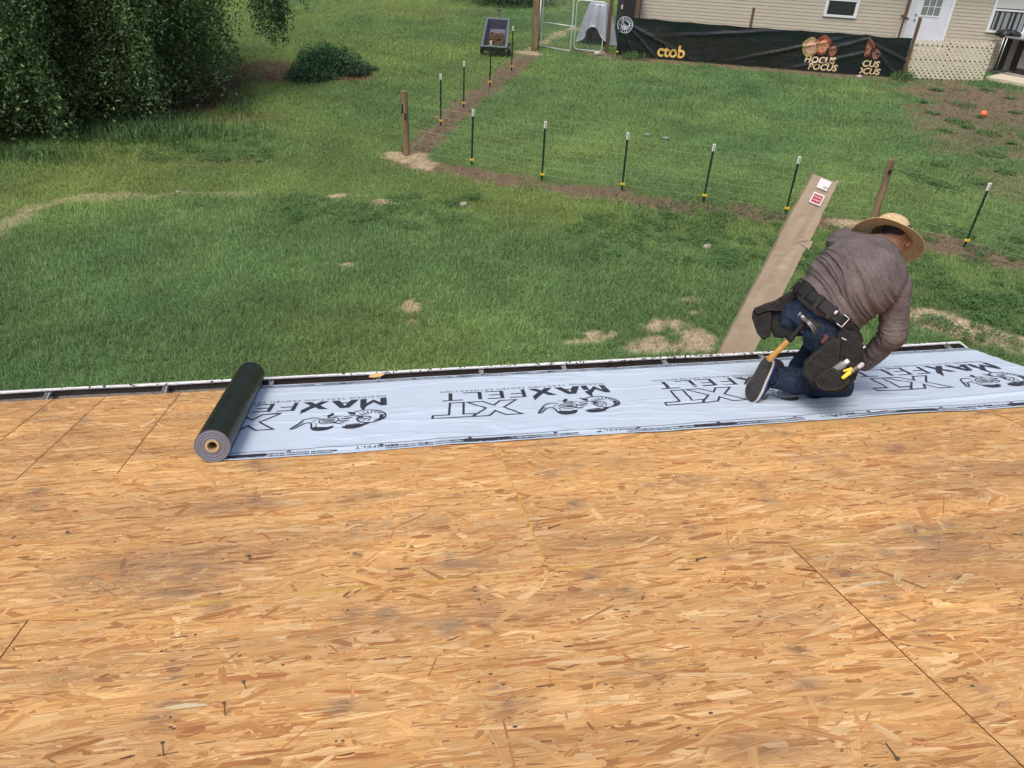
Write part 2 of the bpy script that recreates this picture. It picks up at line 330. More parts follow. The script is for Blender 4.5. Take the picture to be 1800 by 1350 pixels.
def blade_material():
    m = bpy.data.materials.new('grass_blades'); m.use_nodes = True; n = m.node_tree.nodes; l = m.node_tree.links
    b = n['Principled BSDF']; a = n.new('ShaderNodeAttribute'); a.attribute_name = 'bcol'; l.new(a.outputs['Color'], b.inputs['Base Color'])
    b.inputs['Roughness'].default_value = 0.55; b.inputs['Specular IOR Level'].default_value = 0.3
    t = n.new('ShaderNodeBsdfTranslucent'); mx = n.new('ShaderNodeMixShader'); mx.inputs[0].default_value = 0.3
    l.new(a.outputs['Color'], t.inputs['Color']); l.new(b.outputs[0], mx.inputs[1]); l.new(t.outputs[0], mx.inputs[2]); l.new(mx.outputs[0], n['Material Output'].inputs['Surface'])
    return m
def make_blades(N):
    # sample in ground polar coordinates so that density falls with distance
    r = 6.0 * np.exp(RNG.random(N) ** 0.82 * math.log(44 / 6.0)); th = math.radians(11) + (RNG.random(N) - 0.5) * math.radians(88)
    X = r * np.sin(th); Y = r * np.cos(th)
    ok = (Y > 5.2); X, Y, r = X[ok], Y[ok], r[ok]
    sand, straw, red, lawn, n1, n2, n3 = masks(X, Y); soil = np.maximum(np.maximum(sand, straw * 0.93), red * 0.9)
    ok = RNG.random(len(X)) > soil * 1.0 + 0.0
    X, Y, r, lawn, n1, n2, n3, soil = (q[ok] for q in (X, Y, r, lawn, n1, n2, n3, soil)); n = len(X)
    # clumps: pull blades to tuft centres
    cx = (np.floor(X / 0.09) + _h(np.floor(X / 0.09).astype(np.int64), np.floor(Y / 0.09).astype(np.int64), np.int64(5))) * 0.09
    cy = (np.floor(Y / 0.09) + _h(np.floor(X / 0.09).astype(np.int64), np.floor(Y / 0.09).astype(np.int64), np.int64(8))) * 0.09
    X = X * 0.9 + cx * 0.1; Y = Y * 0.9 + cy * 0.1
    grow = np.clip(r / 13, 1, 2.2)
    L = (0.045 + 0.065 * RNG.random(n)) * (0.55 + 0.9 * n2) * (1 - 0.5 * soil) * (0.8 + 0.35 * lawn) * grow ** 0.5; W = (0.0030 + 0.0030 * RNG.random(n)) * grow
    a = RNG.random(n) * 2 * math.pi + (n1 - .5) * 4; dx, dy = np.cos(a), np.sin(a); lean = 0.35 + 0.9 * RNG.random(n)
    z0 = GZ(X, Y) - 0.004; b = np.stack([X, Y, z0], 1); d = np.stack([dx, dy, 0 * dx], 1); s = np.stack([-dy, dx, 0 * dx], 1)
    mid = b + d * (L * lean * 0.3)[:, None] + np.array([0, 0, 1]) * (L * 0.62)[:, None]
    tip = b + d * (L * lean * 0.95)[:, None] + np.array([0, 0, 1]) * (L * (1.05 - 0.42 * lean))[:, None]
    V = np.stack([b - s * W[:, None] / 2, b + s * W[:, None] / 2, mid + s * W[:, None] * 0.45, mid - s * W[:, None] * 0.45, tip], 1).reshape(-1, 3)
    base = np.arange(n)[:, None] * 5
    q = np.concatenate([base + np.array([[0, 1, 2]]), base + np.array([[0, 2, 3]]), base + np.array([[3, 2, 4]])], 0)
    me = np_mesh('grass', V, q); c = turf_col(X, Y, lawn, n1, n3) * (0.62 + 1.05 * RNG.random(n))[:, None]
    k = RNG.random(n); dry = (k > 0.95)[:, None]; c = np.where(dry, c * 0.4 + np.array([0.24, 0.20, 0.10]) * 0.6, c); pale = ((k < 0.10) & (lawn > 0.5))[:, None]; c = np.where(pale, c * 1.3 + np.array([0.02, 0.03, 0.03]), c)
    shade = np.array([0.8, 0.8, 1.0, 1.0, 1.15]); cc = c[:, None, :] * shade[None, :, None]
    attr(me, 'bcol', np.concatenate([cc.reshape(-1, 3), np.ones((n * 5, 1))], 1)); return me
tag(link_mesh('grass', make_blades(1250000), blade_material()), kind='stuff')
def make_straw(N):
    r = 6.0 * np.exp(RNG.random(N) ** 0.8 * math.log(40 / 6.0)); th = math.radians(14) + (RNG.random(N) - 0.5) * math.radians(80); X = r * np.sin(th); Y = r * np.cos(th)
    sand, straw, red, lawn, n1, n2, n3 = masks(X, Y); soil = np.maximum(np.maximum(sand, straw), red); ok = RNG.random(N) < soil * .9 * (1 - .6 * sand) + .012; X, Y, r, sand = X[ok], Y[ok], r[ok], sand[ok]; n = len(X); g = np.clip(r / 11, 1, 2.4)
    L = (.02 + .06 * RNG.random(n)) * g; W = (.0025 + .004 * RNG.random(n)) * g; a = RNG.random(n) * 6.283; d = np.stack([np.cos(a), np.sin(a), RNG.normal(0, .18, n)], 1); s = np.stack([-np.sin(a), np.cos(a), 0 * a], 1); b = np.stack([X, Y, GZ(X, Y) + .004 + .014 * RNG.random(n)], 1)
    V = np.stack([b - d * L[:, None] / 2 - s * W[:, None] / 2, b + d * L[:, None] / 2 - s * W[:, None] / 2, b + d * L[:, None] / 2 + s * W[:, None] / 2, b - d * L[:, None] / 2 + s * W[:, None] / 2], 1).reshape(-1, 3)
    me = np_mesh('straw_litter', V, np.arange(n * 4).reshape(-1, 4)); k = RNG.random(n)[:, None]; c = np.where(k < .5, np.array([.19, .135, .085]), np.where(k < .8, np.array([.34, .26, .16]), np.array([.09, .055, .038]))) * (.7 + .6 * RNG.random(n))[:, None] * (1 + 1.5 * sand)[:, None]
    c = np.repeat(c, 4, 0); attr(me, 'bcol', np.concatenate([c, np.ones((len(c), 1))], 1)); return me
tag(link_mesh('straw_litter', make_straw(420000), bpy.data.materials['grass_blades']), kind='stuff')
# weeds: broad-leaved clumps, a mass nobody would count
def weeds():
    V = []; F = []; C_ = []
    spots = [((500 + 340 * random.random(), 345 + 55 * random.random()), 0) for _ in range(70)] + [((1000 + 500 * random.random(), 380 + 90 * random.random()), 0) for _ in range(120)] + \
            [((1480 + 330 * random.random(), 400 + 200 * random.random()), 0) for _ in range(90)] + [((1590 + 200 * random.random(), 150 + 190 * random.random()), 1) for _ in range(22)] + [((200 + 280 * random.random(), 225 + 60 * random.random()), 0) for _ in range(60)]
    for (px, py), t in spots:
        c = gr(px, py); R_ = random.uniform(0.08, 0.26) * (1.5 if t else 1)
        for _ in range(int(160 * R_ / 0.2)):
            a = random.random() * 6.283; rr = R_ * math.sqrt(random.random()); p = np.array([c[0] + rr * math.cos(a), c[1] + rr * math.sin(a), random.uniform(0.01, 0.08)])
            a = random.random() * 6.283; s = random.uniform(0.012, 0.028) * (1.5 if t else 1); u = np.array([math.cos(a), math.sin(a), random.uniform(-.4, .6)]) * s; v = np.array([-math.sin(a), math.cos(a), random.uniform(-.4, .4)]) * s * 0.5
            b = len(V); V += [p - u, p + v, p + u, p - v]; F.append((b, b + 1, b + 2, b + 3)); g = random.uniform(0.6, 1.3); C_ += [(0.10 * g, 0.20 * g, 0.065 * g, 1)] * 4
    me = np_mesh('weeds', np.array(V), np.array(F)); attr(me, 'bcol', C_); return me
tag(link_mesh('ground_cover', weeds(), bpy.data.materials['grass_blades']), kind='stuff')
#@@ROOF
# ------------------------------------------------------------------ the house we stand on: roof deck, gutter, walls
EZ = RP(0, V_EAVE)[2]; EY = RP(0, V_EAVE)[1]
house = thing('house', 'house under re-roofing with bare strand board deck and brown gutter, seen from on top', 'house', (0, 0, 0))
def osb_material():
    m = bpy.data.materials.new('oriented_strand_board'); m.use_nodes = True; n = m.node_tree.nodes; l = m.node_tree.links
    b = n['Principled BSDF']; b.inputs['Roughness'].default_value = 0.62; b.inputs['Specular IOR Level'].default_value = 0.25
    A = n.new('ShaderNodeAttribute'); A.attribute_name = 'fcol'; U = n.new('ShaderNodeAttribute'); U.attribute_name = 'fuv'
    Q = n.new('ShaderNodeAttribute'); Q.attribute_name = 'ruv'
    mp = n.new('ShaderNodeMapping'); mp.inputs['Scale'].default_value = (9, 330, 1); l.new(U.outputs['Vector'], mp.inputs[0])
    g = n.new('ShaderNodeTexNoise'); g.inputs['Scale'].default_value = 1.0; g.inputs['Detail'].default_value = 5; l.new(mp.outputs[0], g.inputs['Vector'])
    r = n.new('ShaderNodeMapRange'); r.inputs[1].default_value = 0.3; r.inputs[2].default_value = 0.7; r.inputs[3].default_value = 0.70; r.inputs[4].default_value = 1.30; l.new(g.outputs[0], r.inputs[0])
    vm = n.new('ShaderNodeVectorMath'); vm.operation = 'SCALE'; l.new(A.outputs['Color'], vm.inputs[0]); l.new(r.outputs[0], vm.inputs['Scale'])
    # grey footmarks and water stains, smeared; gathered on the rafter lines
    def stain(scale, vec, lo, hi, wob):
        mq = n.new('ShaderNodeMapping'); mq.inputs['Scale'].default_value = vec; l.new(Q.outputs['Vector'], mq.inputs[0])
        nz = n.new('ShaderNodeTexNoise'); nz.inputs['Scale'].default_value = 14; nz.inputs['Detail'].default_value = 4; l.new(Q.outputs['Vector'], nz.inputs['Vector'])
        ad = n.new('ShaderNodeVectorMath'); ad.operation = 'MULTIPLY_ADD'; l.new(nz.outputs['Color'], ad.inputs[0]); ad.inputs[1].default_value = (wob, wob, 0); l.new(mq.outputs[0], ad.inputs[2])
        vo = n.new('ShaderNodeTexVoronoi'); vo.inputs['Scale'].default_value = scale; vo.inputs['Randomness'].default_value = 0.85; l.new(ad.outputs[0], vo.inputs['Vector'])
        s = n.new('ShaderNodeMapRange'); s.inputs[1].default_value = lo; s.inputs[2].default_value = hi; s.inputs[3].default_value = 1; s.inputs[4].default_value = 0; l.new(vo.outputs['Distance'], s.inputs[0]); return s
    s1 = stain(1.0, (4.9, 3.6, 1), 0.0, 0.30, 0.45); s2 = stain(1.0, (1.1, 2.6, 1), 0.0, 0.30, 1.0)
    def mixc(prev, fac, col, amt):
        k = n.new('ShaderNodeMath'); k.operation = 'MULTIPLY'; k.inputs[1].default_value = amt; l.new(fac, k.inputs[0])
        x = n.new('ShaderNodeMix'); x.data_type = 'RGBA'; l.new(k.outputs[0], x.inputs[0]); l.new(prev, x.inputs[6]); x.inputs[7].default_value = (*col, 1); return x.outputs[2]
    brk = n.new('ShaderNodeTexNoise'); brk.inputs['Scale'].default_value = 6; brk.inputs['Detail'].default_value = 6; l.new(Q.outputs['Vector'], brk.inputs['Vector'])
    bk = n.new('ShaderNodeMapRange'); bk.inputs[1].default_value = 0.40; bk.inputs[2].default_value = 0.60; l.new(brk.outputs[0], bk.inputs[0])
    s1m = n.new('ShaderNodeMath'); s1m.operation = 'MULTIPLY'; l.new(s1.outputs[0], s1m.inputs[0]); l.new(bk.outputs[0], s1m.inputs[1])
    s2m = n.new('ShaderNodeMath'); s2m.operation = 'MULTIPLY'; l.new(s2.outputs[0], s2m.inputs[0]); l.new(bk.outputs[0], s2m.inputs[1])
    sg = n.new('ShaderNodeMath'); sg.operation = 'MULTIPLY_ADD'; sg.inputs[1].default_value = .55; l.new(bk.outputs[0], sg.inputs[0]); sg.inputs[2].default_value = .38; s1k = n.new('ShaderNodeMath'); s1k.operation = 'MULTIPLY'; l.new(s1.outputs[0], s1k.inputs[0]); l.new(sg.outputs[0], s1k.inputs[1])
    c = mixc(vm.outputs[0], s1k.outputs[0], (0.20, 0.14, 0.10), 0.12); c = mixc(c, s2m.outputs[0], (0.24, 0.175, 0.125), 0.8)
    # yellow edge seal on the tongue-and-groove row
    sp = n.new('ShaderNodeSeparateXYZ'); l.new(Q.outputs['Vector'], sp.inputs[0])
    y = n.new('ShaderNodeMath'); y.operation = 'SUBTRACT'; l.new(sp.outputs[1], y.inputs[0]); y.inputs[1].default_value = 2.215
    ya = n.new('ShaderNodeMath'); ya.operation = 'ABSOLUTE'; l.new(y.outputs[0], ya.inputs[0])
    yr = n.new('ShaderNodeMapRange'); yr.inputs[1].default_value = 0.002; yr.inputs[2].default_value = 0.018; yr.inputs[3].default_value = 1; yr.inputs[4].default_value = 0; l.new(ya.outputs[0], yr.inputs[0])
    yk = n.new('ShaderNodeMath'); yk.operation = 'MULTIPLY'; l.new(yr.outputs[0], yk.inputs[0]); l.new(bk.outputs[0], yk.inputs[1])
    c = mixc(c, yk.outputs[0], (0.62, 0.42, 0.10), 0.6)
    l.new(c, b.inputs['Base Color'])
    bp = n.new('ShaderNodeBump'); bp.inputs['Strength'].default_value = 0.25; bp.inputs['Distance'].default_value = 0.002; l.new(g.outputs[0], bp.inputs['Height']); l.new(bp.outputs[0], b.inputs['Normal'])
    return m
OSB = osb_material()
WOODC = np.array([[0.555, 0.335, 0.135], [0.53, 0.305, 0.118], [0.60, 0.385, 0.170], [0.47, 0.250, 0.092], [0.57, 0.350, 0.145], [0.37, 0.175, 0.065], [0.66, 0.46, 0.23]])
WP = np.array([0.20, 0.18, 0.18, 0.15, 0.15, 0.06, 0.08])
STAINS = []
for px, py, ru_, rv_, a_ in ((430, 890, .17, .05, .55), (280, 1005, .26, .13, .6), (300, 1045, .16, .05, .5), (830, 990, .13, .05, .6), (1370, 1075, .16, .06, .35), (1680, 975, .2, .06, .45), (1480, 985, .12, .04, .35), (1760, 820, .22, .06, .4), (660, 870, .12, .05, .4), (1350, 1310, .12, .05, .4), (120, 1180, .16, .05, .25), (880, 1250, .1, .05, .35), (1630, 1020, .2, .05, .35), (1040, 1040, .14, .05, .35), (1640, 1090, .14, .04, .3)):
    q = rf(px, py); STAINS.append((q[0], (q - CAM) @ RS, ru_, rv_, a_))
for line in np.arange(-2.6, 4.0, .407):
    for v_ in np.arange(.9, 4.5, .165):
        if random.random() < .62: STAINS.append((line + random.gauss(0, .03), v_ + random.gauss(0, .05), random.uniform(.014, .034), random.uniform(.026, .062), random.uniform(.35, .95)))
def stain_at(U, V):
    r = np.zeros(U.shape)
    for a_, b_, c_, d_, k_ in STAINS:
        m_ = (np.abs(U - a_) < 3 * c_) & (np.abs(V - b_) < 3 * d_)
        if m_.any(): uu, vv = U[m_], V[m_]; w_ = 1 + .9 * (vn(uu * 34, vv * 34, seed=150) - .5) * 2; r[m_] = np.maximum(r[m_], k_ * np.exp(-(((uu - a_) / c_) ** 2 + ((vv - b_) / d_) ** 2) * .9) * w_)
    return np.clip(r, 0, .8)
def flakes(u0, u1, v0, v1, per_m2):
    """strands pressed into the face of one panel; returns verts, tris-fan polys(8), colours, grain uv"""
    N = int((u1 - u0) * (v1 - v0) * per_m2)
    if N < 1: return None
    kind = RNG.random(N); L = np.where(kind < 0.72, 0.04 + 0.17 * RNG.random(N) ** 1.3, 0.012 + 0.045 * RNG.random(N)); W = np.where(kind < 0.72, 0.004 + 0.024 * RNG.random(N) ** 2.2, 0.0022 + 0.007 * RNG.random(N))
    ang = RNG.normal(0, math.radians(7), N); wild = RNG.random(N); ang = np.where(wild < 0.24, RNG.normal(0, math.radians(36), N), ang); cross = (wild > 0.978); ang = np.where(cross, RNG.random(N) * math.pi, ang)
    L = np.where(cross, L * 0.45 + 0.012, L); W = np.where(cross, W * 0.8 + 0.003, W)
    chunk = RNG.random(N) < .022; L = np.where(chunk, .035 + .07 * RNG.random(N), L); W = np.where(chunk, .016 + .022 * RNG.random(N), W); ang = np.where(chunk, RNG.normal(0, 1.0, N), ang)
    cu = u0 + (u1 - u0) * RNG.random(N); cv = v0 + (v1 - v0) * RNG.random(N)
    xs = np.array([-1, -0.80, -0.35, 0.45, 0.86, 1.0, 0.80, 0.30, -0.40, -0.87]); ys = np.array([0.1, -0.75, -1, -1, -0.7, 0.15, 0.95, 1, 1, 0.8])
    px = xs[None] + RNG.normal(0, 0.09, (N, 10)); py = ys[None] + RNG.normal(0, 0.16, (N, 10))
    px *= L[:, None] / 2; py *= W[:, None] / 2; ca, sa = np.cos(ang)[:, None], np.sin(ang)[:, None]
    U = np.clip(cu[:, None] + px * ca - py * sa, u0, u1); Vv = np.clip(cv[:, None] + px * sa + py * ca, v0, v1)
    h = 0.0002 + 0.0016 * (np.arange(N) + RNG.random(N)) / N; h = RNG.permutation(h)[:, None] + 0 * U
    ci = RNG.choice(len(WOODC), N, p=WP); col = WOODC[ci] * (0.90 + 0.22 * RNG.random(N))[:, None]
    tone = fbm(cu * 1.3, cv * 5.0, seed=55) - 0.5; col = col * np.array([1.05, .99, .97]) * (1 + 0.8 * tone)[:, None] * np.array([1, 1, 1]) ; col[:, 2] *= (1 - 0.25 * tone)
    col = np.where(cross[:, None], WOODC[5] * (0.85 + 0.7 * RNG.random(N))[:, None], col); thin = ((kind > 0.955) & ~chunk)[:, None]; col = np.where(thin, np.array([0.22, 0.11, 0.05]) * (0.6 + RNG.random(N))[:, None], col)
    W_ = np.where(kind > 0.93, 0.0016, 0)
    uv = np.stack([px + RNG.random(N)[:, None] * 50, py + RNG.random(N)[:, None] * 50, 0 * px], 2)
    P = CAM + U[..., None] * RX + Vv[..., None] * RS + (h - RH)[..., None] * RN
    colv = np.repeat(col, 10, 0); sk = (stain_at(U, Vv).reshape(-1))[:, None]; colv = colv * (1 - sk) + np.array([.215, .145, .098]) * sk
    return P.reshape(-1, 3), colv, uv.reshape(-1, 3), np.stack([U, Vv, 0 * U], 2).reshape(-1, 3), N
def panel(u0, u1, v0, v1, per_m2):
    g = 0.0024; u0 += g; u1 -= g; v0 += .0005; v1 -= .0005
    B = MB().box(RP((u0 + u1) / 2, (v0 + v1) / 2, -0.0056), RX * (u1 - u0) / 2, RS * (v1 - v0) / 2, RN * 0.0055)
    n0 = 8; bv = np.array(B.v); bf = B.f; fl = flakes(u0, u1, v0, v1, per_m2)
    me = bpy.data.meshes.new('roof_panel')
    ru = np.stack([bv @ RX - CAM @ RX, (bv - CAM) @ RS, 0 * bv[:, 0]], 1); col = np.tile(WOODC[0], (8, 1)); uv = ru.copy(); V = bv
    loops = [i for f in bf for i in f]; starts = list(range(0, 24, 4))
    if fl is not None:
        P, c, w_, r_, N = fl; V = np.concatenate([V, P]); col = np.concatenate([col, c]); uv = np.concatenate([uv, w_]); ru = np.concatenate([ru, r_])
        loops = np.concatenate([loops, 8 + np.arange(N * 10)]); starts = np.concatenate([starts, 24 + np.arange(N) * 10])
    me.vertices.add(len(V)); me.vertices.foreach_set('co', V.astype(np.float32).ravel()); me.loops.add(len(loops)); me.loops.foreach_set('vertex_index', np.asarray(loops, np.int32))
    me.polygons.add(len(starts)); me.polygons.foreach_set('loop_start', np.asarray(starts, np.int32)); me.update(calc_edges=True)
    attr(me, 'fcol', np.concatenate([col, np.ones((len(col), 1))], 1)); attr(me, 'fuv', uv, 'FLOAT_VECTOR'); attr(me, 'ruv', ru, 'FLOAT_VECTOR')
    me.polygons.foreach_set('use_smooth', [False] * len(me.polygons)); return link_mesh('roof_panel', me, OSB, house)
FD = 8200
for u0, u1, v0, v1, dn in [(-5.5, -3.0, 3.335, V_EAVE, 2500), (-3.0, -1.835, 3.335, V_EAVE, FD), (-1.835, -1.56, 3.335, V_EAVE, FD), (-1.56, -1.157, 3.335, V_EAVE, FD), (-1.157, 1.28, 3.335, V_EAVE, FD), (1.28, U_RAKE, 3.335, V_EAVE, 200),
                           (-5.5, -2.9, 2.215, 3.335, 2500), (-2.9, -1.94, 2.215, 3.335, FD), (-1.94, 0.503, 2.215, 3.335, FD), (0.503, 3.12, 2.215, 3.335, FD), (3.12, U_RAKE, 2.215, 3.335, FD),
                           (-5.5, -2.1, 0.99, 2.215, 2500), (-2.1, -1.08, 0.99, 2.215, FD), (-1.08, 1.363, 0.99, 2.215, FD), (1.363, U_RAKE, 0.99, 2.215, FD),
                           (-5.5, -1.94, -0.23, 0.99, 2000), (-1.94, 0.503, -0.23, 0.99, 2500), (0.503, 3.12, -0.23, 0.99, 2500), (3.12, U_RAKE, -0.23, 0.99, 2500)]:
    panel(u0, u1, v0, v1, dn)
for u_, va, vb, cc_, nm_ in ((.503, 2.216, 3.334, (.52, .36, .05), 'edge_seal'), (1.363, .991, 2.214, (.16, .055, .02), 'edge_joint'), (3.12, 2.216, 3.334, (.20, .09, .04), 'edge_joint')):
    box_part(nm_, mat(nm_, cc_, .6, noise=(40, .4)), house, RP(u_, (va + vb) / 2, -.0045), RX * .0026, RS * (vb - va) / 2, RN * .0049)
# ridge side, rafters, fascia and walls under the deck
M['rafter'] = mat('rafter_wood', (0.28, 0.12, 0.06), 0.8, noise=(20, 0.3))
rb = MB()
for u in np.arange(-5.4, U_RAKE, 0.61): rb.box(RP(u, 2.1, -0.085), RX * 0.019, RS * 2.38, RN * 0.07)
rb.box(RP((U_RAKE - 5.5) / 2, 2.1, -0.0135), RX * (U_RAKE + 5.5) / 2 * 0.999, RS * 2.40, RN * 0.0015)
rb.build('rafters', M['rafter'], house)
M['fascia'] = mat('brown_fascia', (0.045, 0.036, 0.030), 0.5, noise=(14, 0.3))
fz = EZ - 0.02
box_part('fascia', M['fascia'], house, ((U_RAKE - 5.5) / 2, EY - 0.025, fz - 0.09), ((U_RAKE + 5.5) / 2, 0, 0), (0, 0.012, 0), (0, 0, 0.085))
M['house_siding'] = mat('own_siding', (0.6, 0.58, 0.52), 0.5, noise=(5, 0.05))
wl = MB().abox((-5.4, EY - 0.55, 0), (U_RAKE - 0.35, EY - 0.43, EZ - 0.12)); wl.abox((U_RAKE - 0.47, -2.9, 0), (U_RAKE - 0.35, EY - 0.56, EZ - 0.12)); wl.build('wall', M['house_siding'], house)
# back slope behind the photographer
bk = RP(0, -0.25); box_part('back_roof', mat('back_deck', (0.5, 0.3, 0.12), 0.7, noise=(6, 0.2, (1, 6, 1))), house, ((U_RAKE - 5.5) / 2, bk[1] - 1.45, bk[2] - 0.43), ((U_RAKE + 5.5) / 2, 0, 0), (0, -1.44, -0.425), np.array([0, -math.sin(RA), math.cos(RA)]) * 0.006)
# gutter: a trough with back, floor, curved front and white lip, hangers and end cap
M['gutter_in'] = mat('gutter_inside', (0.040, 0.033, 0.029), 0.45, noise=(22, 0.5, (0.3, 1, 1)), bump=(60, 0.3))
GU0, GU1 = -5.5, U_RAKE + 0.02
prof = [(0.004, -0.002), (0.004, -0.115), (0.085, -0.115), (0.10, -0.075), (0.128, -0.045), (0.134, -0.012)]
gut = MB(); sec = [np.array([0, EY + a, fz + b]) for a, b in prof]; ns = 40
vs_ = [s + np.array([GU0 + (GU1 - GU0) * i / ns, 0.0016 * math.sin(i * 2.1), 0.0022 * math.sin(i * 1.3)]) for i in range(ns + 1) for s in sec]; k = len(sec)
gut.add(vs_, [(i * k + j, i * k + j + 1, (i + 1) * k + j + 1, (i + 1) * k + j) for i in range(ns) for j in range(k - 1)])
gutter = gut.build('gutter', M['gutter_in'], house)
lip = MB()
for (a, b) in (((0.134, -0.012), (0.138, 0.004)), ((0.138, 0.004), (0.125, 0.005)), ((0.125, 0.005), (0.1245, -0.002))):
    va = [np.array([GU0 + (GU1 - GU0) * i / ns, EY + q[0] + 0.0016 * math.sin(i * 2.1), fz + q[1] + 0.0022 * math.sin(i * 1.3)]) for i in range(ns + 1) for q in (a, b)]
    lip.add(va, [(2 * i, 2 * i + 1, 2 * i + 3, 2 * i + 2) for i in range(ns)])
lip_o = lip.build('gutter_lip', M['gutter_white'], gutter)
MB().box(((GU0 + GU1) / 2, EY + 0.141, fz - 0.05), ((GU1 - GU0) / 2, 0, 0), (0, 0.0012, 0), (0, 0, 0.055)).build('gutter_face', M['gutter_white'], gutter)
cap = MB().add([sec[j] + np.array([GU1, 0, 0]) for j in range(k)] + [sec[j] + np.array([GU1 + .004, 0, 0]) for j in range(k)], [tuple(range(k)), tuple(reversed(range(k, 2 * k)))] + [(j, j + k, (j + 1) % k + k, (j + 1) % k) for j in range(k)])
cap.build('end_cap', M['gutter_in'], gutter)
box_part('end_cap_rim', M['gutter_white'], gutter, (GU1 + 0.002, EY + 0.07, fz - 0.001), (0.005, 0, 0), (0, 0.066, 0), (0, 0, 0.003))
M['hanger'] = mat('hanger_aluminium', (0.50, 0.50, 0.49), 0.35, 0.7, noise=(40, 0.3))
for px, py in ((-160, 700), (90, 690), (298, 675), (482, 662), (665, 650), (840, 642), (980, 634), (1150, 624), (1315, 615), (1636, 600)):
    u = rf(px, py)[0]
    h = MB(); h.box((u, EY + 0.062, fz - 0.016), (0.014, 0, 0), (0, 0.057, 0.006), (0, 0, 0.0012)); h.box((u - 0.0125, EY + 0.062, fz - 0.008), (0.0012, 0, 0), (0, 0.057, 0.006), (0, 0, 0.008))
    h.box((u + 0.0125, EY + 0.062, fz - 0.008), (0.0012, 0, 0), (0, 0.057, 0.006), (0, 0, 0.008)); h.build('gutter_hanger', M['hanger'], gutter)
# leaf litter and drips in the gutter
db = MB()
for i in range(300):
    u = random.triangular(-2.4, GU1 - .05, 1.8); yy = EY + random.choice((random.uniform(0.112, 0.139), random.uniform(0.02, 0.08), random.uniform(0.116, 0.139))); top = yy > EY + 0.11
    z = fz + (0.0075 if top else -0.108); s = random.uniform(0.001, 0.004 if top else 0.006); h_ = random.random() * 3.1; d1 = np.array([math.cos(h_), math.sin(h_), 0]) * s * random.uniform(1, 2.5); d2 = np.array([-math.sin(h_), math.cos(h_), 0]) * s
    db.box((u, yy, z), d1, d2, (0, 0, 0.0008))
tag(db.build('gutter_debris', mat('dark_grit', (0.02, 0.016, 0.012), 0.8), gutter), kind='stuff')
chip = MB(); cc = rf(662, 657); cc = np.array([cc[0], EY + 0.085, fz + 0.011]); chip.loft([(cc + np.array([0, 0, z]), (1, 0.1, 0), 0.048, (0.3, 1, 0.05), 0.022) for z in (0, 0.003)], 7)
tag(chip.build('wood_chip', mat('pale_chip', (0.62, 0.38, 0.16), 0.7, noise=(60, 0.3, (1, 5, 1))), origin=cc), 'light wood chip lying across the gutter just right of the roll', 'wood chip')

# loose and bent nails standing out of the deck
M['nail'] = mat('nail_steel', (0.16, 0.13, 0.11), 0.45, 0.7)
def nail(u, v, du, dv, up=0.6, L=0.045):
    b = RP(u, v, 0.003); d = nrm(RX * du + RS * dv + RN * up)
    o = MB(); o.tube([b - d * 0.004, b + d * L * 0.6, b + d * L], 0.0016, 6); a, s, t = frame(d); o.loft([(b + d * L, s, 0.0052, t, 0.0052), (b + d * (L + 0.0016), s, 0.0050, t, 0.0050)], 10)
    return o.build('bent_nail', M['nail'], origin=b)
NAILS = [((396, 1258), (0, 0.2), 1.0, 'standing nail low on the left, below the pale splinter'), ((288, 1330), (0, 0.2), .9, 'standing nail nearest the bottom edge of the photo, left of centre'), ((636, 978), (-.9, .1), .35, 'dark nail in the middle of the deck, left of the yellow seam'), ((120, 935), (.25, -1), .3, 'small nail at the far left above the long stain'),
         ((984, 924), (-1, -.5), .08, 'flat lying nail right of the yellow seam'), ((1558, 1310), (-.15, -1), .1, 'long flat lying nail near the bottom, left of the long diagonal gap'), ((432, 1212), (0, -.3), .8, 'short nail above and right of the standing nail'), ((1240, 980), (-.8, -.5), .15, 'nail on the yellow edge line between the two seams'),
         ((1780, 940), (.4, -.5), .2, 'nail close to the right edge of the photo'), ((432, 978), (.5, -.7), .3, 'small nail right of the grey stain')]
for (px, py), (a, b), up, lab in NAILS:
    u, v = rf(px, py)[0], (rf(px, py) - CAM) @ RS
    tag(nail(u, v, a, b, up, 0.05 if up < .2 else 0.03), lab, 'nail', 'loose nails on the deck')
nh = MB()
for i in range(520):
    line = random.choice(np.arange(-3.0, 4.0, 0.407)); u = line + random.gauss(0, 0.012) if random.random() < .7 else random.uniform(-2.4, 3.9); v = random.uniform(1.0, 3.33) if u > -.7 else random.uniform(1.0, 4.5); r_ = random.uniform(0.0018, 0.0045)
    nh.loft([(RP(u, v, 0.0020), RX, r_ * random.uniform(1, 1.8), RS, r_), (RP(u, v, 0.0027), RX, r_ * .9, RS, r_ * .9)], 7)
tag(nh.build('nail_heads', mat('rusty_head', (0.10, 0.065, 0.045), 0.7), house), kind='stuff')
sp_ = MB(); q = rf(325, 1245); sp_.add([q + RX * a + RS * b + RN * c for a, b, c in ((-.06, .008, .003), (-.02, -.008, .006), (.06, -.006, .004), (.045, .004, .004), (0, .012, .006))], [(0, 1, 2, 3, 4)])
tag(sp_.build('splinter', mat('fresh_splinter', (0.62, 0.50, 0.31), 0.6), origin=q), 'pale torn splinter low on the left of the deck', 'splinter')
q = rf(1533, 1028); sp_ = MB().add([q + RX * a + RS * b + RN * c for a, b, c in ((-.045, .006, .003), (-.04, -.010, .005), (.05, -.004, .004), (.055, .006, .003))], [(0, 1, 2, 3)])
tag(sp_.build('splinter', mat('fresh_splinter_dull', (0.56, 0.46, 0.29), 0.6), origin=q), 'cream splinter on the right half of the deck, right of the diagonal gap', 'splinter')
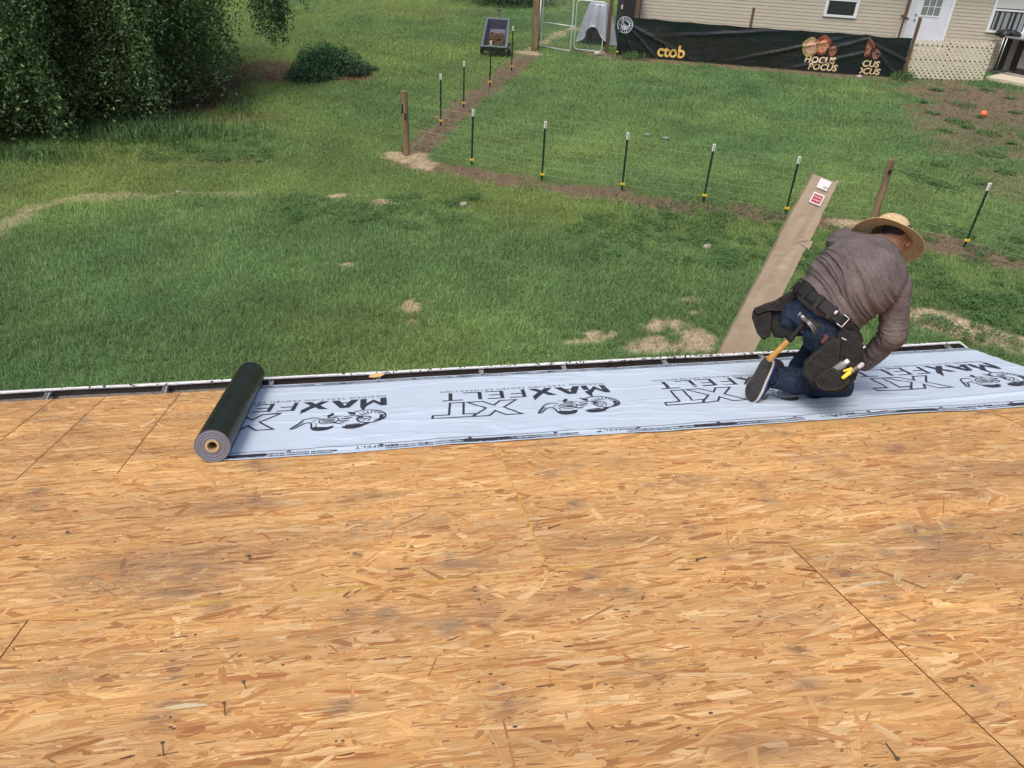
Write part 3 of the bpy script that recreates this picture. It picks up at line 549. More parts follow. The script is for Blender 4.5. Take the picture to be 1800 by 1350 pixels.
#@@FELT
# ------------------------------------------------------------------ printed underlayment, half unrolled
FU0, FU1, FV0, FV1 = -0.745, U_RAKE + 0.012, 3.385, 4.550
def FH(u, v):
    """height of the sheet above the deck: creases, ripples, a lifted rim at the rake"""
    u = np.asarray(u, float); v = np.asarray(v, float)
    h = 0.0045 + 0.0026 * fbm(u * 1.6 + v * 1.2, v * 4.5, seed=61) + 0.0014 * (fbm(u * 5 - v * 3, v * 16, seed=64) - 0.5)
    rd = 1 - np.abs(2 * fbm(u * 1.1 - v * 0.6, v * 3.6 + u * 0.5, seed=71) - 1); h = h + 0.0035 * np.clip(rd - 0.90, 0, 1) / 0.10
    h = h + 0.020 * np.exp(-((v - 3.56 - 0.05 * (u - 2.9)) / 0.022) ** 2) * np.clip((u - 2.5) * 1.5, 0, 1) * 0.5
    h = h + 0.010 * np.clip((u - 3.3) / 0.6, 0, 1) * fbm(u * 4, v * 3, seed=75)
    return h
def FP(u, v, e=0.0):
    u = np.asarray(u, float); v = np.asarray(v, float); vv = v + 0.006 * np.sin(u * 3.1) + 0.004 * np.sin(u * 7.7)
    droop = -np.clip(v - 4.545, 0, 1) ** 2 * 2.0 - np.clip(u - 3.93, 0, 1) ** 2 * 3
    return CAM + u[..., None] * RX + vv[..., None] * RS + (FH(u, v) + e + droop - RH)[..., None] * RN
M['felt'] = mat('pale_blue_woven_felt', (0.545, 0.64, 0.75), 0.42, noise=(3.0, 0.05), spec=0.4)
def weave(m):
    n = m.node_tree.nodes; l = m.node_tree.links; tc = n.new('ShaderNodeTexCoord'); b = n['Principled BSDF']
    z = n.new('ShaderNodeTexNoise'); z.inputs['Scale'].default_value = 55; z.inputs['Detail'].default_value = 4; l.new(tc.outputs['Object'], z.inputs['Vector'])
    bp = n.new('ShaderNodeBump'); bp.inputs['Strength'].default_value = 0.35; bp.inputs['Distance'].default_value = 0.004; l.new(z.outputs[0], bp.inputs['Height']); l.new(bp.outputs[0], b.inputs['Normal'])
weave(M['felt'])
M['ink'] = mat('dark_grey_ink', (0.030, 0.032, 0.045), 0.5, noise=(40, 0.2))
roll = thing('underlayment_roll', 'half unrolled roofing underlayment, black outside and printed pale blue inside, along the eave', 'roofing roll', RP(-0.764, 4.0))
gu, gv = np.meshgrid(np.linspace(FU0, FU1, 620), np.linspace(FV0, FV1, 170)); ii = np.arange(gu.size).reshape(gu.shape)
link_mesh('sheet', np_mesh('sheet', FP(gu, gv).reshape(-1, 3), np.stack([ii[:-1, :-1].ravel(), ii[:-1, 1:].ravel(), ii[1:, 1:].ravel(), ii[1:, :-1].ravel()], 1)), M['felt'], roll, smooth=True)
def printed(shapes, name='printed_lettering'):
    V = []; F = []
    for sv, sf in shapes: b = len(V); V += list(sv); F += [tuple(i + b for i in f) for f in sf]
    if not V: return
    A = np.array(V, float); P = FP(A[:, 0], A[:, 1], 0.0014); keep = (A[:, 0] > FU0 + 0.004) & (A[:, 0] < FU1 - 0.006) & (A[:, 1] > FV0 + .002) & (A[:, 1] < FV1 - .002)
    F = [f for f in F if all(keep[i] for i in f)]
    me = bpy.data.meshes.new(name); me.from_pydata([tuple(p) for p in P], [], F); me.update(); link_mesh(name, me, M['ink'], roll)
def place(sh, u0, v0, flip=True):
    s = -1 if flip else 1; return [(u0 + s * x, v0 + s * y) for x, y in sh[0]], sh[1]
def fillpoly(pts, step=0.03):
    from mathutils.geometry import tessellate_polygon
    bm = bmesh.new(); dp = [(float(p[0]), float(p[1]), 0) for p in pts]; vs = [bm.verts.new(p) for p in dp]
    for t_ in tessellate_polygon([[Vector(p) for p in dp]]):
        try: bm.faces.new([vs[i] for i in t_])
        except ValueError: pass
    for _ in range(5):
        es = [e for e in bm.edges if e.calc_length() > step * 1.3]
        if es: bmesh.ops.subdivide_edges(bm, edges=es, cuts=1); bmesh.ops.triangulate(bm, faces=bm.faces[:])
    bm.verts.index_update(); r = [(v.co.x, v.co.y) for v in bm.verts], [tuple(v.index for v in f.verts) for f in bm.faces]; bm.free(); return r
H_ = 0.135
def sc(pts, x0, wd): return [(x0 + x * wd, y * H_) for x, y in pts]
Mp = sc([(0, 0), (.24, 0), (.24, .60), (.5, .14), (.76, .60), (.76, 0), (1, 0), (1, 1.0), (.88, 1.6), (.77, 1.0), (.5, .50), (.23, 1.0), (0, 1.0)], 0.0, 0.143)
Ap = sc([(0, 0), (.28, 0), (.38, .28), (.62, .28), (.72, 0), (1, 0), (.66, 1), (.34, 1)], 0.150, 0.150)
Xp = sc([(0, 0), (.32, 0), (.5, .3), (.68, 0), (1, 0), (.68, .5), (1.0, 1.0), (1.02, 1.55), (.70, 1.0), (.5, .70), (.32, 1), (0, 1), (.32, .5)], 0.312, 0.140)
def outline(pts, wd=0.009): return stroke2d(dense(pts, 0.015, True), wd * 1.3, True)
def fe(x0, kind, wd=0.105):
    th = 0.24
    hw_ = H_; st_ = lambda y0, y1: fillpoly([(x0 + .012 * y0, y0 * hw_), (x0 + .022 + .012 * y0, y0 * hw_), (x0 + .022 + .012 * y1, y1 * hw_), (x0 + .012 * y1, y1 * hw_)])
    ln_ = lambda y, a_, b_: stroke2d(dense([(x0 + a_ * wd, y * hw_), (x0 + b_ * wd, y * hw_)], .015), .0125); cm_ = lambda L__: (sum([list(q[0]) for q in L__], []), sum([[tuple(i + sum(len(r[0]) for r in L__[:k]) for i in f) for f in q[1]] for k, q in enumerate(L__)], []))
    return cm_({'F': [st_(0, 1), ln_(.5, .1, .85), ln_(.97, .1, 1)], 'E': [st_(0, 1), ln_(.03, .1, 1), ln_(.5, .1, .85), ln_(.97, .1, 1)], 'L': [st_(0, 1), ln_(.03, .1, 1)], 'T': [st_(0, 1), ln_(.97, -.45, .65)]}[kind])
def shear(pts, k=0.25): return [(x + k * y, y) for x, y in pts]
XTX = [(0, 0), (.09, 0), (.125, .075), (.185, 0), (.27, 0), (.17, .12), (.245, .24), (.155, .24), (.12, .165), (.065, .24), (-.02, .24), (.075, .12)]
XTT = [(.30, 0), (.375, 0), (.375, .195), (.46, .195), (.46, .24), (.24, .24), (.24, .195), (.30, .195)]
def ram():
    """goat-like head with two ribbed horns, drawn in strokes; x 0..0.47, y 0..0.28"""
    S_ = []; st = lambda pts, wd, n=7: S_.append(stroke2d(smoothcurve(pts, n), wd * 1.35))
    def taper(pts, w0, w1, n=7):
        c = smoothcurve(pts, n); m_ = len(c); S_.append(stroke2d(c, [max(0.0028, 1.45 * w0 * math.sin(math.pi * min(1, (i + .5) / m_)) ** .7 + w1) for i in range(m_)]))
    # left horn: a thick ribbed curl
    st([(.185, .055), (.13, .015), (.07, .02), (.02, .065), (.005, .125), (.03, .185), (.085, .21), (.135, .19), (.15, .145), (.125, .11), (.09, .115), (.08, .14)], .008)
    for k_ in range(13):
        a = 0.5 + k_ * 0.33; c = np.array([.078, .112]); d = np.array([-math.cos(a), -math.sin(a)]); taper([c + d * .040 * (1 + .2 * math.sin(k_)), c + d * .056 + np.array([-d[1], d[0]]) * .005, c + d * .082], .004, .0018, 4)
    st([(.12, .13), (.16, .09), (.215, .105)], .006)
    # skull, brow, eyes, muzzle
    taper([(.11, .235), (.14, .26), (.19, .275), (.225, .255)], .020, .002); taper([(.08, .205), (.125, .235), (.17, .245)], .016, .002)
    for k_ in range(6): taper([(.145 + k_ * .012, .205 + .004 * k_), (.135 + k_ * .013, .225), (.12 + k_ * .016, .24)], .006, .001, 4)
    taper([(.175, .115), (.205, .135), (.235, .13)], .010, .002); taper([(.19, .16), (.225, .165), (.245, .15)], .009, .002); taper([(.215, .185), (.245, .195), (.27, .18)], .008, .002)
    taper([(.165, .08), (.175, .05), (.20, .03)], .014, .001); taper([(.30, .085), (.29, .055), (.275, .03)], .014, .001); taper([(.25, .09), (.28, .10), (.30, .085)], .009, .002); taper([(.20, .10), (.26, .075), (.33, .055)], .004, .001)
    st([(.245, .12), (.275, .105), (.31, .11), (.335, .135), (.34, .165), (.325, .19), (.29, .195), (.26, .18), (.245, .15), (.245, .12)], .005)
    for y_ in (.13, .15, .17): taper([(.26, y_), (.29, y_ + .004), (.33, y_)], .007, .002, 4)
    taper([(.265, .235), (.30, .262), (.345, .265), (.375, .23)], .026, .003)
    # right horn: sweeps out and back to a point
    st([(.335, .10), (.37, .085), (.405, .10), (.43, .14), (.455, .19), (.475, .235), (.46, .235), (.435, .20), (.41, .165), (.385, .16), (.375, .20), (.375, .235)], .007)
    for k_ in range(6): taper([(.415 + k_ * .009, .15 + k_ * .014), (.425 + k_ * .009, .155 + k_ * .014), (.432 + k_ * .008, .148 + k_ * .014)], .004, .001, 3)
    st([(.36, .17), (.35, .20), (.36, .235)], .003); st([(.33, .13), (.36, .13), (.375, .16)], .003)
    S_.append(fillpoly([(.115, .225), (.15, .236), (.20, .238), (.225, .25), (.20, .272), (.165, .272), (.13, .252)], .02)); S_.append(fillpoly([(.265, .225), (.30, .236), (.36, .225), (.365, .245), (.335, .268), (.295, .262)], .02))
    S_.append(fillpoly([(.165, .075), (.185, .075), (.205, .02), (.185, .035)], .02)); S_.append(fillpoly([(.285, .075), (.305, .08), (.28, .02), (.268, .04)], .02)); S_.append(fillpoly([(.015, .10), (.035, .10), (.04, .16), (.07, .195), (.04, .185), (.015, .15)], .02))
    return S_
RAM = ram(); TAGL = text2d('MAXIMUM TRACTION PROVEN SATISFACTION', 0.040, 0.0, 1.28, maxedge=0.05, sx=0.96)
tw = max(x for x, y in TAGL[0]); TAGL = ([(x * 0.955 / tw, y) for x, y in TAGL[0]], TAGL[1])
BLK = [fillpoly(Mp), fillpoly(Ap), fillpoly(Xp)] + [fe(0.475 + 0.125 * i + (.04 if c == 'T' else 0), c) for i, c in enumerate('FELT')]
ATRI = fillpoly([(0.150 + .42 * .15, .44 * H_), (0.150 + .58 * .15, .44 * H_), (0.150 + .5 * .15, .76 * H_)])
for kblk in range(4):
    u0 = 0.008 + 1.26 * kblk; v0 = 4.180
    for s_ in BLK: printed([place(s_, u0, v0)], 'printed_letter')
    printed([place((TAGL[0], TAGL[1]), u0, v0 + 0.046)], 'printed_line')
    printed([place(outline(shear(XTX, .12), .0095), u0 - 0.555, v0 - 0.175)], 'printed_letter'); printed([place(outline(shear(XTT, .12), .0095), u0 - 0.545, v0 - 0.175)], 'printed_letter')
    printed([place(([(x, y + 0.0) for x, y in s_[0]], s_[1]), u0 - 0.005, v0 - 0.19) for s_ in RAM], 'printed_emblem')
    # the counter of the A shows the felt again
    A_ = np.array(place(ATRI, u0, v0)[0]); P_ = FP(A_[:, 0], A_[:, 1], 0.0022); mt = bpy.data.meshes.new('letter_counter'); mt.from_pydata([tuple(p) for p in P_], [], ATRI[1]); mt.update()
    if kblk >= 0: link_mesh('letter_counter', mt, M['felt'], roll)
# border: lay lines, nail dots, lozenges and small print
bd = []
for vv in (3.468, 4.488):
    bd.append(stroke2d([(u, vv + 0.0) for u in np.arange(FU0, FU1, 0.03)], 0.0042))
for i, u in enumerate(np.arange(-0.66, 3.95, 0.21)):
    for vv in (3.452 if i % 2 else 3.425, 4.505 if i % 2 else 4.522): bd.append(fillpoly([(u + .011 * math.cos(a), vv + .0085 * math.sin(a)) for a in np.arange(0, 6.28, .6)], .02))
for u in (-0.66, 0.47, 1.62, 2.75, 3.40) : bd.append(fillpoly([(u + (.10 if math.cos(a) > 0 else -.10) + .018 * math.cos(a), 3.425 + .017 * math.sin(a)) for a in np.arange(0, 6.28, .35)], .03))
for u in (-0.30, 0.93, 2.0, 3.22): bd.append(stroke2d(dense([(u + (.10 if math.cos(a) > 0 else -.10) + .018 * math.cos(a), 4.518 + .014 * math.sin(a)) for a in np.arange(0, 6.28, .35)], .03, True), .006, True))
T1 = text2d('MAX', 0.034, 0.0008, 1.0, maxedge=.06, sx=1.35); T2 = text2d('FELT', 0.034, 0, 1.1, maxedge=.06, sx=1.35); T3 = text2d('MAXIMUM TRACTION PROVEN SATISFACTION', 0.019, 0.0007, 1.0, maxedge=.06, sx=1.1)
for u in (-0.05, 1.12, 2.30, 3.10): bd += [place(T1, u + .1, 3.447), place(T2, u - .0, 3.447)] + [place(T3, u + dx_, y_) for dx_ in (-.20, .48, .78) for y_ in (3.437, 3.412)]
for u in (0.10, 1.40, 2.55, 3.7): bd += [place(T3, u, 4.535), place(T3, u - .02, 4.515), place(T3, u - .52, 4.532), place(T3, u - .50, 4.512), place(T3, u + .42, 4.534), place(T3, u + .43, 4.513)]
printed(bd, 'printed_border')
# the roll itself
M['roll_black'] = mat('black_slip_face', (0.010, 0.013, 0.009), 0.42, noise=(6, 0.35), bump=(18, 0.12))
M['roll_end'] = mat('wound_edges', (0.20, 0.20, 0.24), 0.6); 
def rings(m):
    n = m.node_tree.nodes; l = m.node_tree.links; b = n['Principled BSDF']; tc = n.new('ShaderNodeTexCoord'); a = n.new('ShaderNodeAttribute'); a.attribute_name = 'rad'
    z = n.new('ShaderNodeTexNoise'); z.noise_dimensions = '1D'; z.inputs['Scale'].default_value = 900; l.new(a.outputs['Fac'], z.inputs['W'])
    r = n.new('ShaderNodeValToRGB'); r.color_ramp.elements[0].position = .35; r.color_ramp.elements[0].color = (0.085, 0.088, 0.115, 1); r.color_ramp.elements[1].position = .65; r.color_ramp.elements[1].color = (0.20, 0.21, 0.27, 1); l.new(z.outputs[0], r.inputs[0]); l.new(r.outputs[0], b.inputs['Base Color'])
rings(M['roll_end'])
rc = lambda v: RP(-0.765, v, 0.081); Rr = 0.0765
rb = MB(); nst = 26
rb.loft([(rc(FV0 - 0.004 + (FV1 - FV0) * i / nst), RX, Rr + 0.0009 * math.sin(i * 1.9), RN, Rr + 0.0009 * math.sin(i * 2.3 + 1)) for i in range(nst + 1)], 56, caps=False); rb.build('roll_wall', M['roll_black'], roll, smooth=True)
for v_, dr in ((FV0 - 0.004, -1), (FV0 - 0.004 + FV1 - FV0, 1)):
    V = []; F = []; rad = []; K = 20; NN = 64
    for i in range(K + 1):
        r_ = 0.031 + (Rr - 0.031) * i / K
        for k_ in range(NN):
            a = 6.28318 * k_ / NN; V.append(rc(v_) + RX * r_ * math.cos(a) + RN * r_ * math.sin(a) + RS * dr * 0.0012 * math.sin(i * 5.1)); rad.append(r_)
    for i in range(K):
        for k_ in range(NN): F.append((i * NN + k_, i * NN + (k_ + 1) % NN, (i + 1) * NN + (k_ + 1) % NN, (i + 1) * NN + k_))
    me = np_mesh('roll_end', np.array(V), np.array(F)); attr(me, 'rad', rad, 'FLOAT'); link_mesh('roll_end', me, M['roll_end'], roll)
M['core'] = mat('cardboard_core', (0.42, 0.31, 0.17), 0.8, noise=(30, 0.15)); cm = MB(); NN = 40; pr = [(0.031, -0.004), (0.0305, -0.009), (0.021, -0.009), (0.020, 0.0), (0.020, 0.30)]
V = [rc(FV0) + RX * r_ * math.cos(6.28318 * k_ / NN) + RN * r_ * math.sin(6.28318 * k_ / NN) + RS * z_ for r_, z_ in pr for k_ in range(NN)]
cm.add(V, [(i * NN + k_, i * NN + (k_ + 1) % NN, (i + 1) * NN + (k_ + 1) % NN, (i + 1) * NN + k_) for i in range(len(pr) - 1) for k_ in range(NN)]); cm.build('core', M['core'], roll, smooth=False)
# flap of the sheet rising into the roll
fl_ = []; NA = 12
for j in range(60):
    v_ = FV0 + (FV1 - FV0) * j / 59
    for i in range(NA + 1):
        a = -math.pi / 2 + i / NA * 0.95; fl_.append(rc(v_) + RX * (Rr + 0.004) * math.cos(a) * 1.0 + RN * (Rr + 0.003) * math.sin(a) + RX * 0.012 * (1 - i / NA))
F = [(j * (NA + 1) + i, j * (NA + 1) + i + 1, (j + 1) * (NA + 1) + i + 1, (j + 1) * (NA + 1) + i) for j in range(59) for i in range(NA)]
link_mesh('rising_flap', np_mesh('rising_flap', np.array(fl_), np.array(F)), M['felt'], roll, smooth=True)
#@@PERSON
# ------------------------------------------------------------------ kneeling roofer
SK = (0.30, 0.15, 0.095)
M['skin'] = mat('tanned_skin', SK, 0.5, noise=(40, 0.08)); M['hair'] = mat('short_black_hair', (0.018, 0.013, 0.010), 0.8, noise=(300, 0.5))
def heather(m, c1, c2, sc_):
    n = m.node_tree.nodes; l = m.node_tree.links; b = n['Principled BSDF']; tc = n.new('ShaderNodeTexCoord')
    z = n.new('ShaderNodeTexNoise'); z.inputs['Scale'].default_value = sc_; z.inputs['Detail'].default_value = 3; l.new(tc.outputs['Object'], z.inputs['Vector'])
    z2 = n.new('ShaderNodeTexNoise'); z2.inputs['Scale'].default_value = 9; z2.inputs['Detail'].default_value = 5; l.new(tc.outputs['Object'], z2.inputs['Vector'])
    ad = n.new('ShaderNodeMath'); ad.operation = 'MULTIPLY_ADD'; ad.inputs[1].default_value = 0.5; l.new(z.outputs[0], ad.inputs[0])
    h2 = n.new('ShaderNodeMath'); h2.operation = 'MULTIPLY'; h2.inputs[1].default_value = 0.5; l.new(z2.outputs[0], h2.inputs[0]); l.new(h2.outputs[0], ad.inputs[2])
    r = n.new('ShaderNodeValToRGB'); r.color_ramp.elements[0].position = .36; r.color_ramp.elements[0].color = (*c1, 1); r.color_ramp.elements[1].position = .64; r.color_ramp.elements[1].color = (*c2, 1); l.new(ad.outputs[0], r.inputs[0]); l.new(r.outputs[0], b.inputs['Base Color'])
    bp = n.new('ShaderNodeBump'); bp.inputs['Strength'].default_value = 0.3; bp.inputs['Distance'].default_value = 0.002; l.new(z.outputs[0], bp.inputs['Height']); l.new(bp.outputs[0], b.inputs['Normal'])
M['shirt'] = mat('heather_mauve_knit', (0.2, 0.16, 0.165), 0.9, spec=0.2); heather(M['shirt'], (0.078, 0.062, 0.061), (0.180, 0.148, 0.146), 170)
M['denim'] = mat('blue_denim', (0.03, 0.06, 0.12), 0.85, spec=0.2); heather(M['denim'], (0.007, 0.013, 0.024), (0.026, 0.045, 0.080), 60)
M['belt'] = mat('black_nylon', (0.009, 0.009, 0.010), 0.7, noise=(60, 0.3), bump=(120, 0.3)); M['pouch'] = mat('dusty_black_canvas', (0.0085, 0.0075, 0.007), 0.85, noise=(14, 0.45), bump=(50, 0.5))
M['binding'] = mat('nylon_binding', (.022, .020, .019), .6); M['rubber'] = mat('grey_rubber_sole', (0.040, 0.039, 0.038), 0.8, noise=(30, 0.3), bump=(70, 0.3)); M['midsole'] = mat('cream_midsole', (0.55, 0.52, 0.46), 0.6); M['shoe'] = mat('black_mesh_shoe', (0.018, 0.018, 0.022), 0.8, noise=(70, 0.3)); M['blue'] = mat('blue_trim', (0.035, 0.05, 0.32), 0.5)
J = dict(toeR=rf(1334, 700, .03), ankR=at(1370, 664, 4.42), kneeR=at(1477, 680, 4.69), hipR=at(1462, 584, 4.40), ankL=at(1402, 650, 4.82), kneeL=at(1452, 586, 4.98), hipL=at(1408, 552, 4.54),
         pel=at(1437, 562, 4.46), waist=at(1464, 530, 4.40), chest=at(1512, 486, 4.38), upper=at(1538, 455, 4.42), neck=at(1556, 436, 4.50), head=at(1571, 425, 4.60),
         shR=at(1571, 505, 4.40), elR=at(1571, 588, 4.44), wrR=at(1519, 638, 4.64), haR=at(1500, 651, 4.72), shL=at(1482, 428, 4.62), elL=at(1452, 482, 4.82), wrL=at(1490, 548, 4.92), haL=at(1500, 580, 4.96))
side = nrm(J['shR'] - J['shL']); spine = nrm(J['neck'] - J['pel']); side = nrm(side - spine * (side @ spine)); back = nrm(np.cross(side, spine))
if back @ (CAM - J['chest']) < 0: back = -back
person = thing('person', 'kneeling roofer in straw hat, mauve shirt and blue jeans, bent over the pale sheet', 'person', rf(1400, 690))
def sta(c, w_, t_, off=0.0, ux=None, uy=None): return (c + back * off, side if ux is None else ux, w_, back if uy is None else uy, t_)
def torso(mb, g, lo=True):
    P_ = J['pel']; W_ = J['waist']
    st = [sta(P_ + spine * 0.00, 0.165 + g, 0.120 + g), sta(W_ - spine * .05, .180 + g, .125 + g), sta(W_ + spine * .04, .192 + g, .132 + g, 0), sta(J['chest'] - spine * .06, .200 + g, .138 + g, .005), sta(J['chest'] + spine * .03, .205 + g, .138 + g, .012), sta(J['upper'], .198 + g, .126 + g, .006), sta(J['upper'] + spine * .045, .155 + g, .095 + g, 0), sta(J['neck'] + spine * .012, .085 + g, .072 + g, 0), sta(J['neck'] + spine * .03, .065 + g, .06 + g)]
    mb.loft(st, 28, power=2.2)
def arm(mb, s, e, w_, g, r=(.068, .050, .044, .036)):
    mb.caps(s, r[0] + g, e, r[1] + g * .8); mb.caps(e, r[1] - .003 + g * .8, (e * .45 + w_ * .55), r[2] + g * .8); mb.caps(e * .45 + w_ * .55, r[2] + g * .8, w_, r[3] + g * .6)
# --- body: one skin, from head to feet, hands with fingers
hx = nrm(J['head'] - J['neck']); fwd = nrm(np.cross(side, hx)); fwd = fwd if fwd @ back < 0 else -fwd
face = nrm(fwd * .75 + side * .25 + hx * .1); hup = nrm(hx - face * (hx @ face)); hsd = np.cross(face, hup); HC = J['head']
if hsd @ side < 0: hsd = -hsd
bm_ = MB(); bm_.ell(HC + hup * .02 - face * .01, (hsd, face, hup), (.076, .096, .100)); bm_.ell(HC + face * .030 - hup * .035, (hsd, face, hup), (.062, .062, .078)); bm_.ell(HC + face * .096 - hup * .012, (hsd, face, hup), (.013, .020, .026)); bm_.ell(HC + face * .078 - hup * .078, (hsd, face, hup), (.026, .018, .016))
bm_.ell(HC + face * .088 - hup * .050, (hsd, face, hup), (.024, .010, .007)); bm_.ell(HC + face * .080 + hup * .022, (hsd, face, hup), (.050, .014, .010))
bm_.caps(J['neck'] - spine * .05, .062, HC - hup * .02 - face * .012, .060)
for s_ in (1, -1):
    ec = HC + hsd * s_ * .080 - face * .004 - hup * .018; bm_.ell(ec, (hsd, nrm(face * .9 + hsd * s_ * .0), hup), (.010, .020, .034)); bm_.ell(ec + hsd * s_ * .007 - face * .006, (hsd, face, hup), (.006, .017, .030))
torso(bm_, -.022); bm_.caps(J['hipL'], .085, J['hipR'], .085)
def leg(mb, h, k_, a, g, cuff=True):
    mb.caps(h, .098 + g, k_ * .5 + h * .5, .080 + g); mb.caps(k_ * .5 + h * .5, .080 + g, k_, .058 + g); mb.caps(k_, .056 + g, k_ * .62 + a * .38, .056 + g); mb.caps(k_ * .62 + a * .38, .056 + g, a, .040 + g)
for s_ in 'RL': leg(bm_, J['hip' + s_], J['knee' + s_], J['ank' + s_], -.016)
arm(bm_, J['shR'], J['elR'], J['wrR'], -.014); arm(bm_, J['shL'], J['elL'], J['wrL'], -.014)
def hand(mb, wr, kn, palm, curl, mirror=1):
    """palm box, five fingers of different lengths, thumb from its side"""
    a = nrm(kn - wr); n_ = nrm(palm - a * (palm @ a)); s = np.cross(a, n_) * mirror
    mb.caps(wr, .026, wr + a * .02, .030, side=s, flat=.7); mb.caps(wr + a * .028, .036, wr + a * .072, .038, side=s, flat=.42)
    for i, (off, L_) in enumerate(((-.030, .072), (-.010, .080), (.010, .075), (.029, .058))):
        p = wr + a * .082 + s * off; d = a; r_ = .0088 - .0006 * (i == 3)
        for j_, f_ in enumerate((.45, .30, .25)):
            d = nrm(d + n_ * curl * (1 + .15 * i)); q_ = p + d * L_ * f_; mb.caps(p, r_, q_, r_ * .93, n=10); p = q_; r_ *= .93
    p = wr + a * .030 - s * .036; d = nrm(a * .75 - s * .65 + n_ * .3)
    for L_ in (.038, .030, .024): q_ = p + d * L_; mb.caps(p, .0115, q_, .0098, n=10); p = q_; d = nrm(d + a * .35 + n_ * .25)
hand(bm_, J['wrR'], J['haR'], -RN * .8 + RX * .3, .30, 1); hand(bm_, J['wrL'], J['haL'], -RN * .6 + RX * .2, .35, -1)
for s_ in 'RL':
    a = J['ank' + s_]; t = a + np.array([.03, .0, -.06]) if s_ == 'R' else J['ankL'] + RX * .17 - RN * .035; bm_.caps(a, .034, t, .026, flat=.8)
body = organic(bm_, 0.006, 5); bo = link_mesh('body', body, M['skin'], person, smooth=True)
for s_ in (1, -1): e_ = MB(); e_.ell(HC + face * .083 + hsd * s_ * .031 + hup * .003, (hsd, face, hup), (.0125, .010, .0085)); e_.build('eye', mat('eye_white', (0.5, 0.48, 0.45), .3), bo, smooth=True)
hr = MB(); hr.ell(HC + hup * .032 - face * .016, (hsd, face, hup), (.0785, .094, .092)); hr.ell(HC - face * .050 - hup * .010, (hsd, face, hup), (.060, .050, .055)); link_mesh('hair', organic(hr, .006, 3), M['hair'], person, smooth=True)
# --- shirt with folds across the back and on the sleeve
sh = MB(); torso(sh, .010); arm(sh, J['shR'], J['elR'], J['wrR'], .008, (.076, .054, .050, .040)); arm(sh, J['shL'], J['elL'], J['wrL'], .008, (.074, .054, .050, .040))
sh.caps(J['shR'], .082, J['upper'], .105); sh.caps(J['shL'], .080, J['upper'], .105); sh.caps(J['chest'] + back * .02, .13, J['upper'] + back * .0, .118, side=side, flat=.9)
sme = organic(sh, .0055, 12); X = co_of(sme); Nn = no_of(sme); R_ = X - J['pel']; s1 = R_ @ spine; t1 = R_ @ side; b1 = R_ @ back
w1 = fbm(t1 * 5, s1 * 3, seed=80) * .10
arc = s1 + 1.1 * t1 * t1 + w1 * .5 + t1 * .22
rid = lambda q: (1 - np.abs(2 * vn(q, t1 * 3.0, seed=83) - 1)) ** 2
foldt = (rid(arc * 34) * .75 + rid(arc * 60 + 7) * .35) * np.clip((b1 + .02) / .06, 0, 1) * np.clip((s1 - .02) / .08, 0, 1) * np.clip((.40 - s1) / .12, 0.15, 1)
# sleeve: rings round the arm
def arm_s(a, b): d = b - a; L2 = d @ d; q = np.clip(((X - a) @ d) / L2, 0, 1); dist = np.linalg.norm(X - a - q[:, None] * d, axis=1); return q * math.sqrt(L2), dist
qa, da = arm_s(J['shR'], J['elR']); qb, db_ = arm_s(J['elR'], J['wrR']); on = (t1 > .17) & ((da < .09) | (db_ < .08)); sl_ = np.where(db_ < da, .3 + qb, qa)
tw_ = fbm(X[:, 0] * 14, X[:, 1] * 14, X[:, 2] * 14, seed=90)
sfold = (1 - np.abs(2 * vn(sl_ * 42 + tw_ * 3.5, tw_ * 2, seed=91) - 1)) ** 2 * np.where(np.abs(sl_ - .29) < .09, 1.0, .45)
cr_ = np.exp(-((sl_ - 0.06) / .03) ** 2) * .4
disp = np.where(on, sfold * .013, foldt * .030) + (tw_ - .5) * .006 - cr_ * on * .004
set_co(sme, X + Nn * disp[:, None])
fold_uv = np.where(on[:, None], np.stack([tw_ * 6, sl_ * 55 + tw_ * 6, 0 * sl_], 1), np.stack([t1 * 6, arc * 62, b1 * 3], 1)); attr(sme, 'fold', fold_uv, 'FLOAT_VECTOR')
n_ = M['shirt'].node_tree.nodes; l_ = M['shirt'].node_tree.links; fa = n_.new('ShaderNodeAttribute'); fa.attribute_name = 'fold'; fn = n_.new('ShaderNodeTexNoise'); fn.inputs['Scale'].default_value = .55; fn.inputs['Detail'].default_value = 3; fn.inputs['Distortion'].default_value = .6; l_.new(fa.outputs['Vector'], fn.inputs['Vector'])
fr_ = n_.new('ShaderNodeMapRange'); fr_.inputs[1].default_value = .35; fr_.inputs[2].default_value = .65; l_.new(fn.outputs[0], fr_.inputs[0]); fb = n_.new('ShaderNodeBump'); fb.inputs['Strength'].default_value = .75; fb.inputs['Distance'].default_value = .006; l_.new(fr_.outputs[0], fb.inputs['Height'])
ob = [q for q in n_ if q.type == 'BUMP' and q is not fb][0]; l_.new(fb.outputs[0], ob.inputs['Normal'])
link_mesh('shirt', sme, M['shirt'], person, smooth=True)
cl = MB(); cn = J['neck'] + spine * .022; st = []
for i in range(21): a = 6.28318 * i / 20; st.append(cn + side * .070 * math.cos(a) + back * .066 * math.sin(a) - spine * .012 * math.sin(a) * -1)
cl.tube(st, .006, 6, caps=False); cl.build('collar', M['shirt'], person, smooth=True)
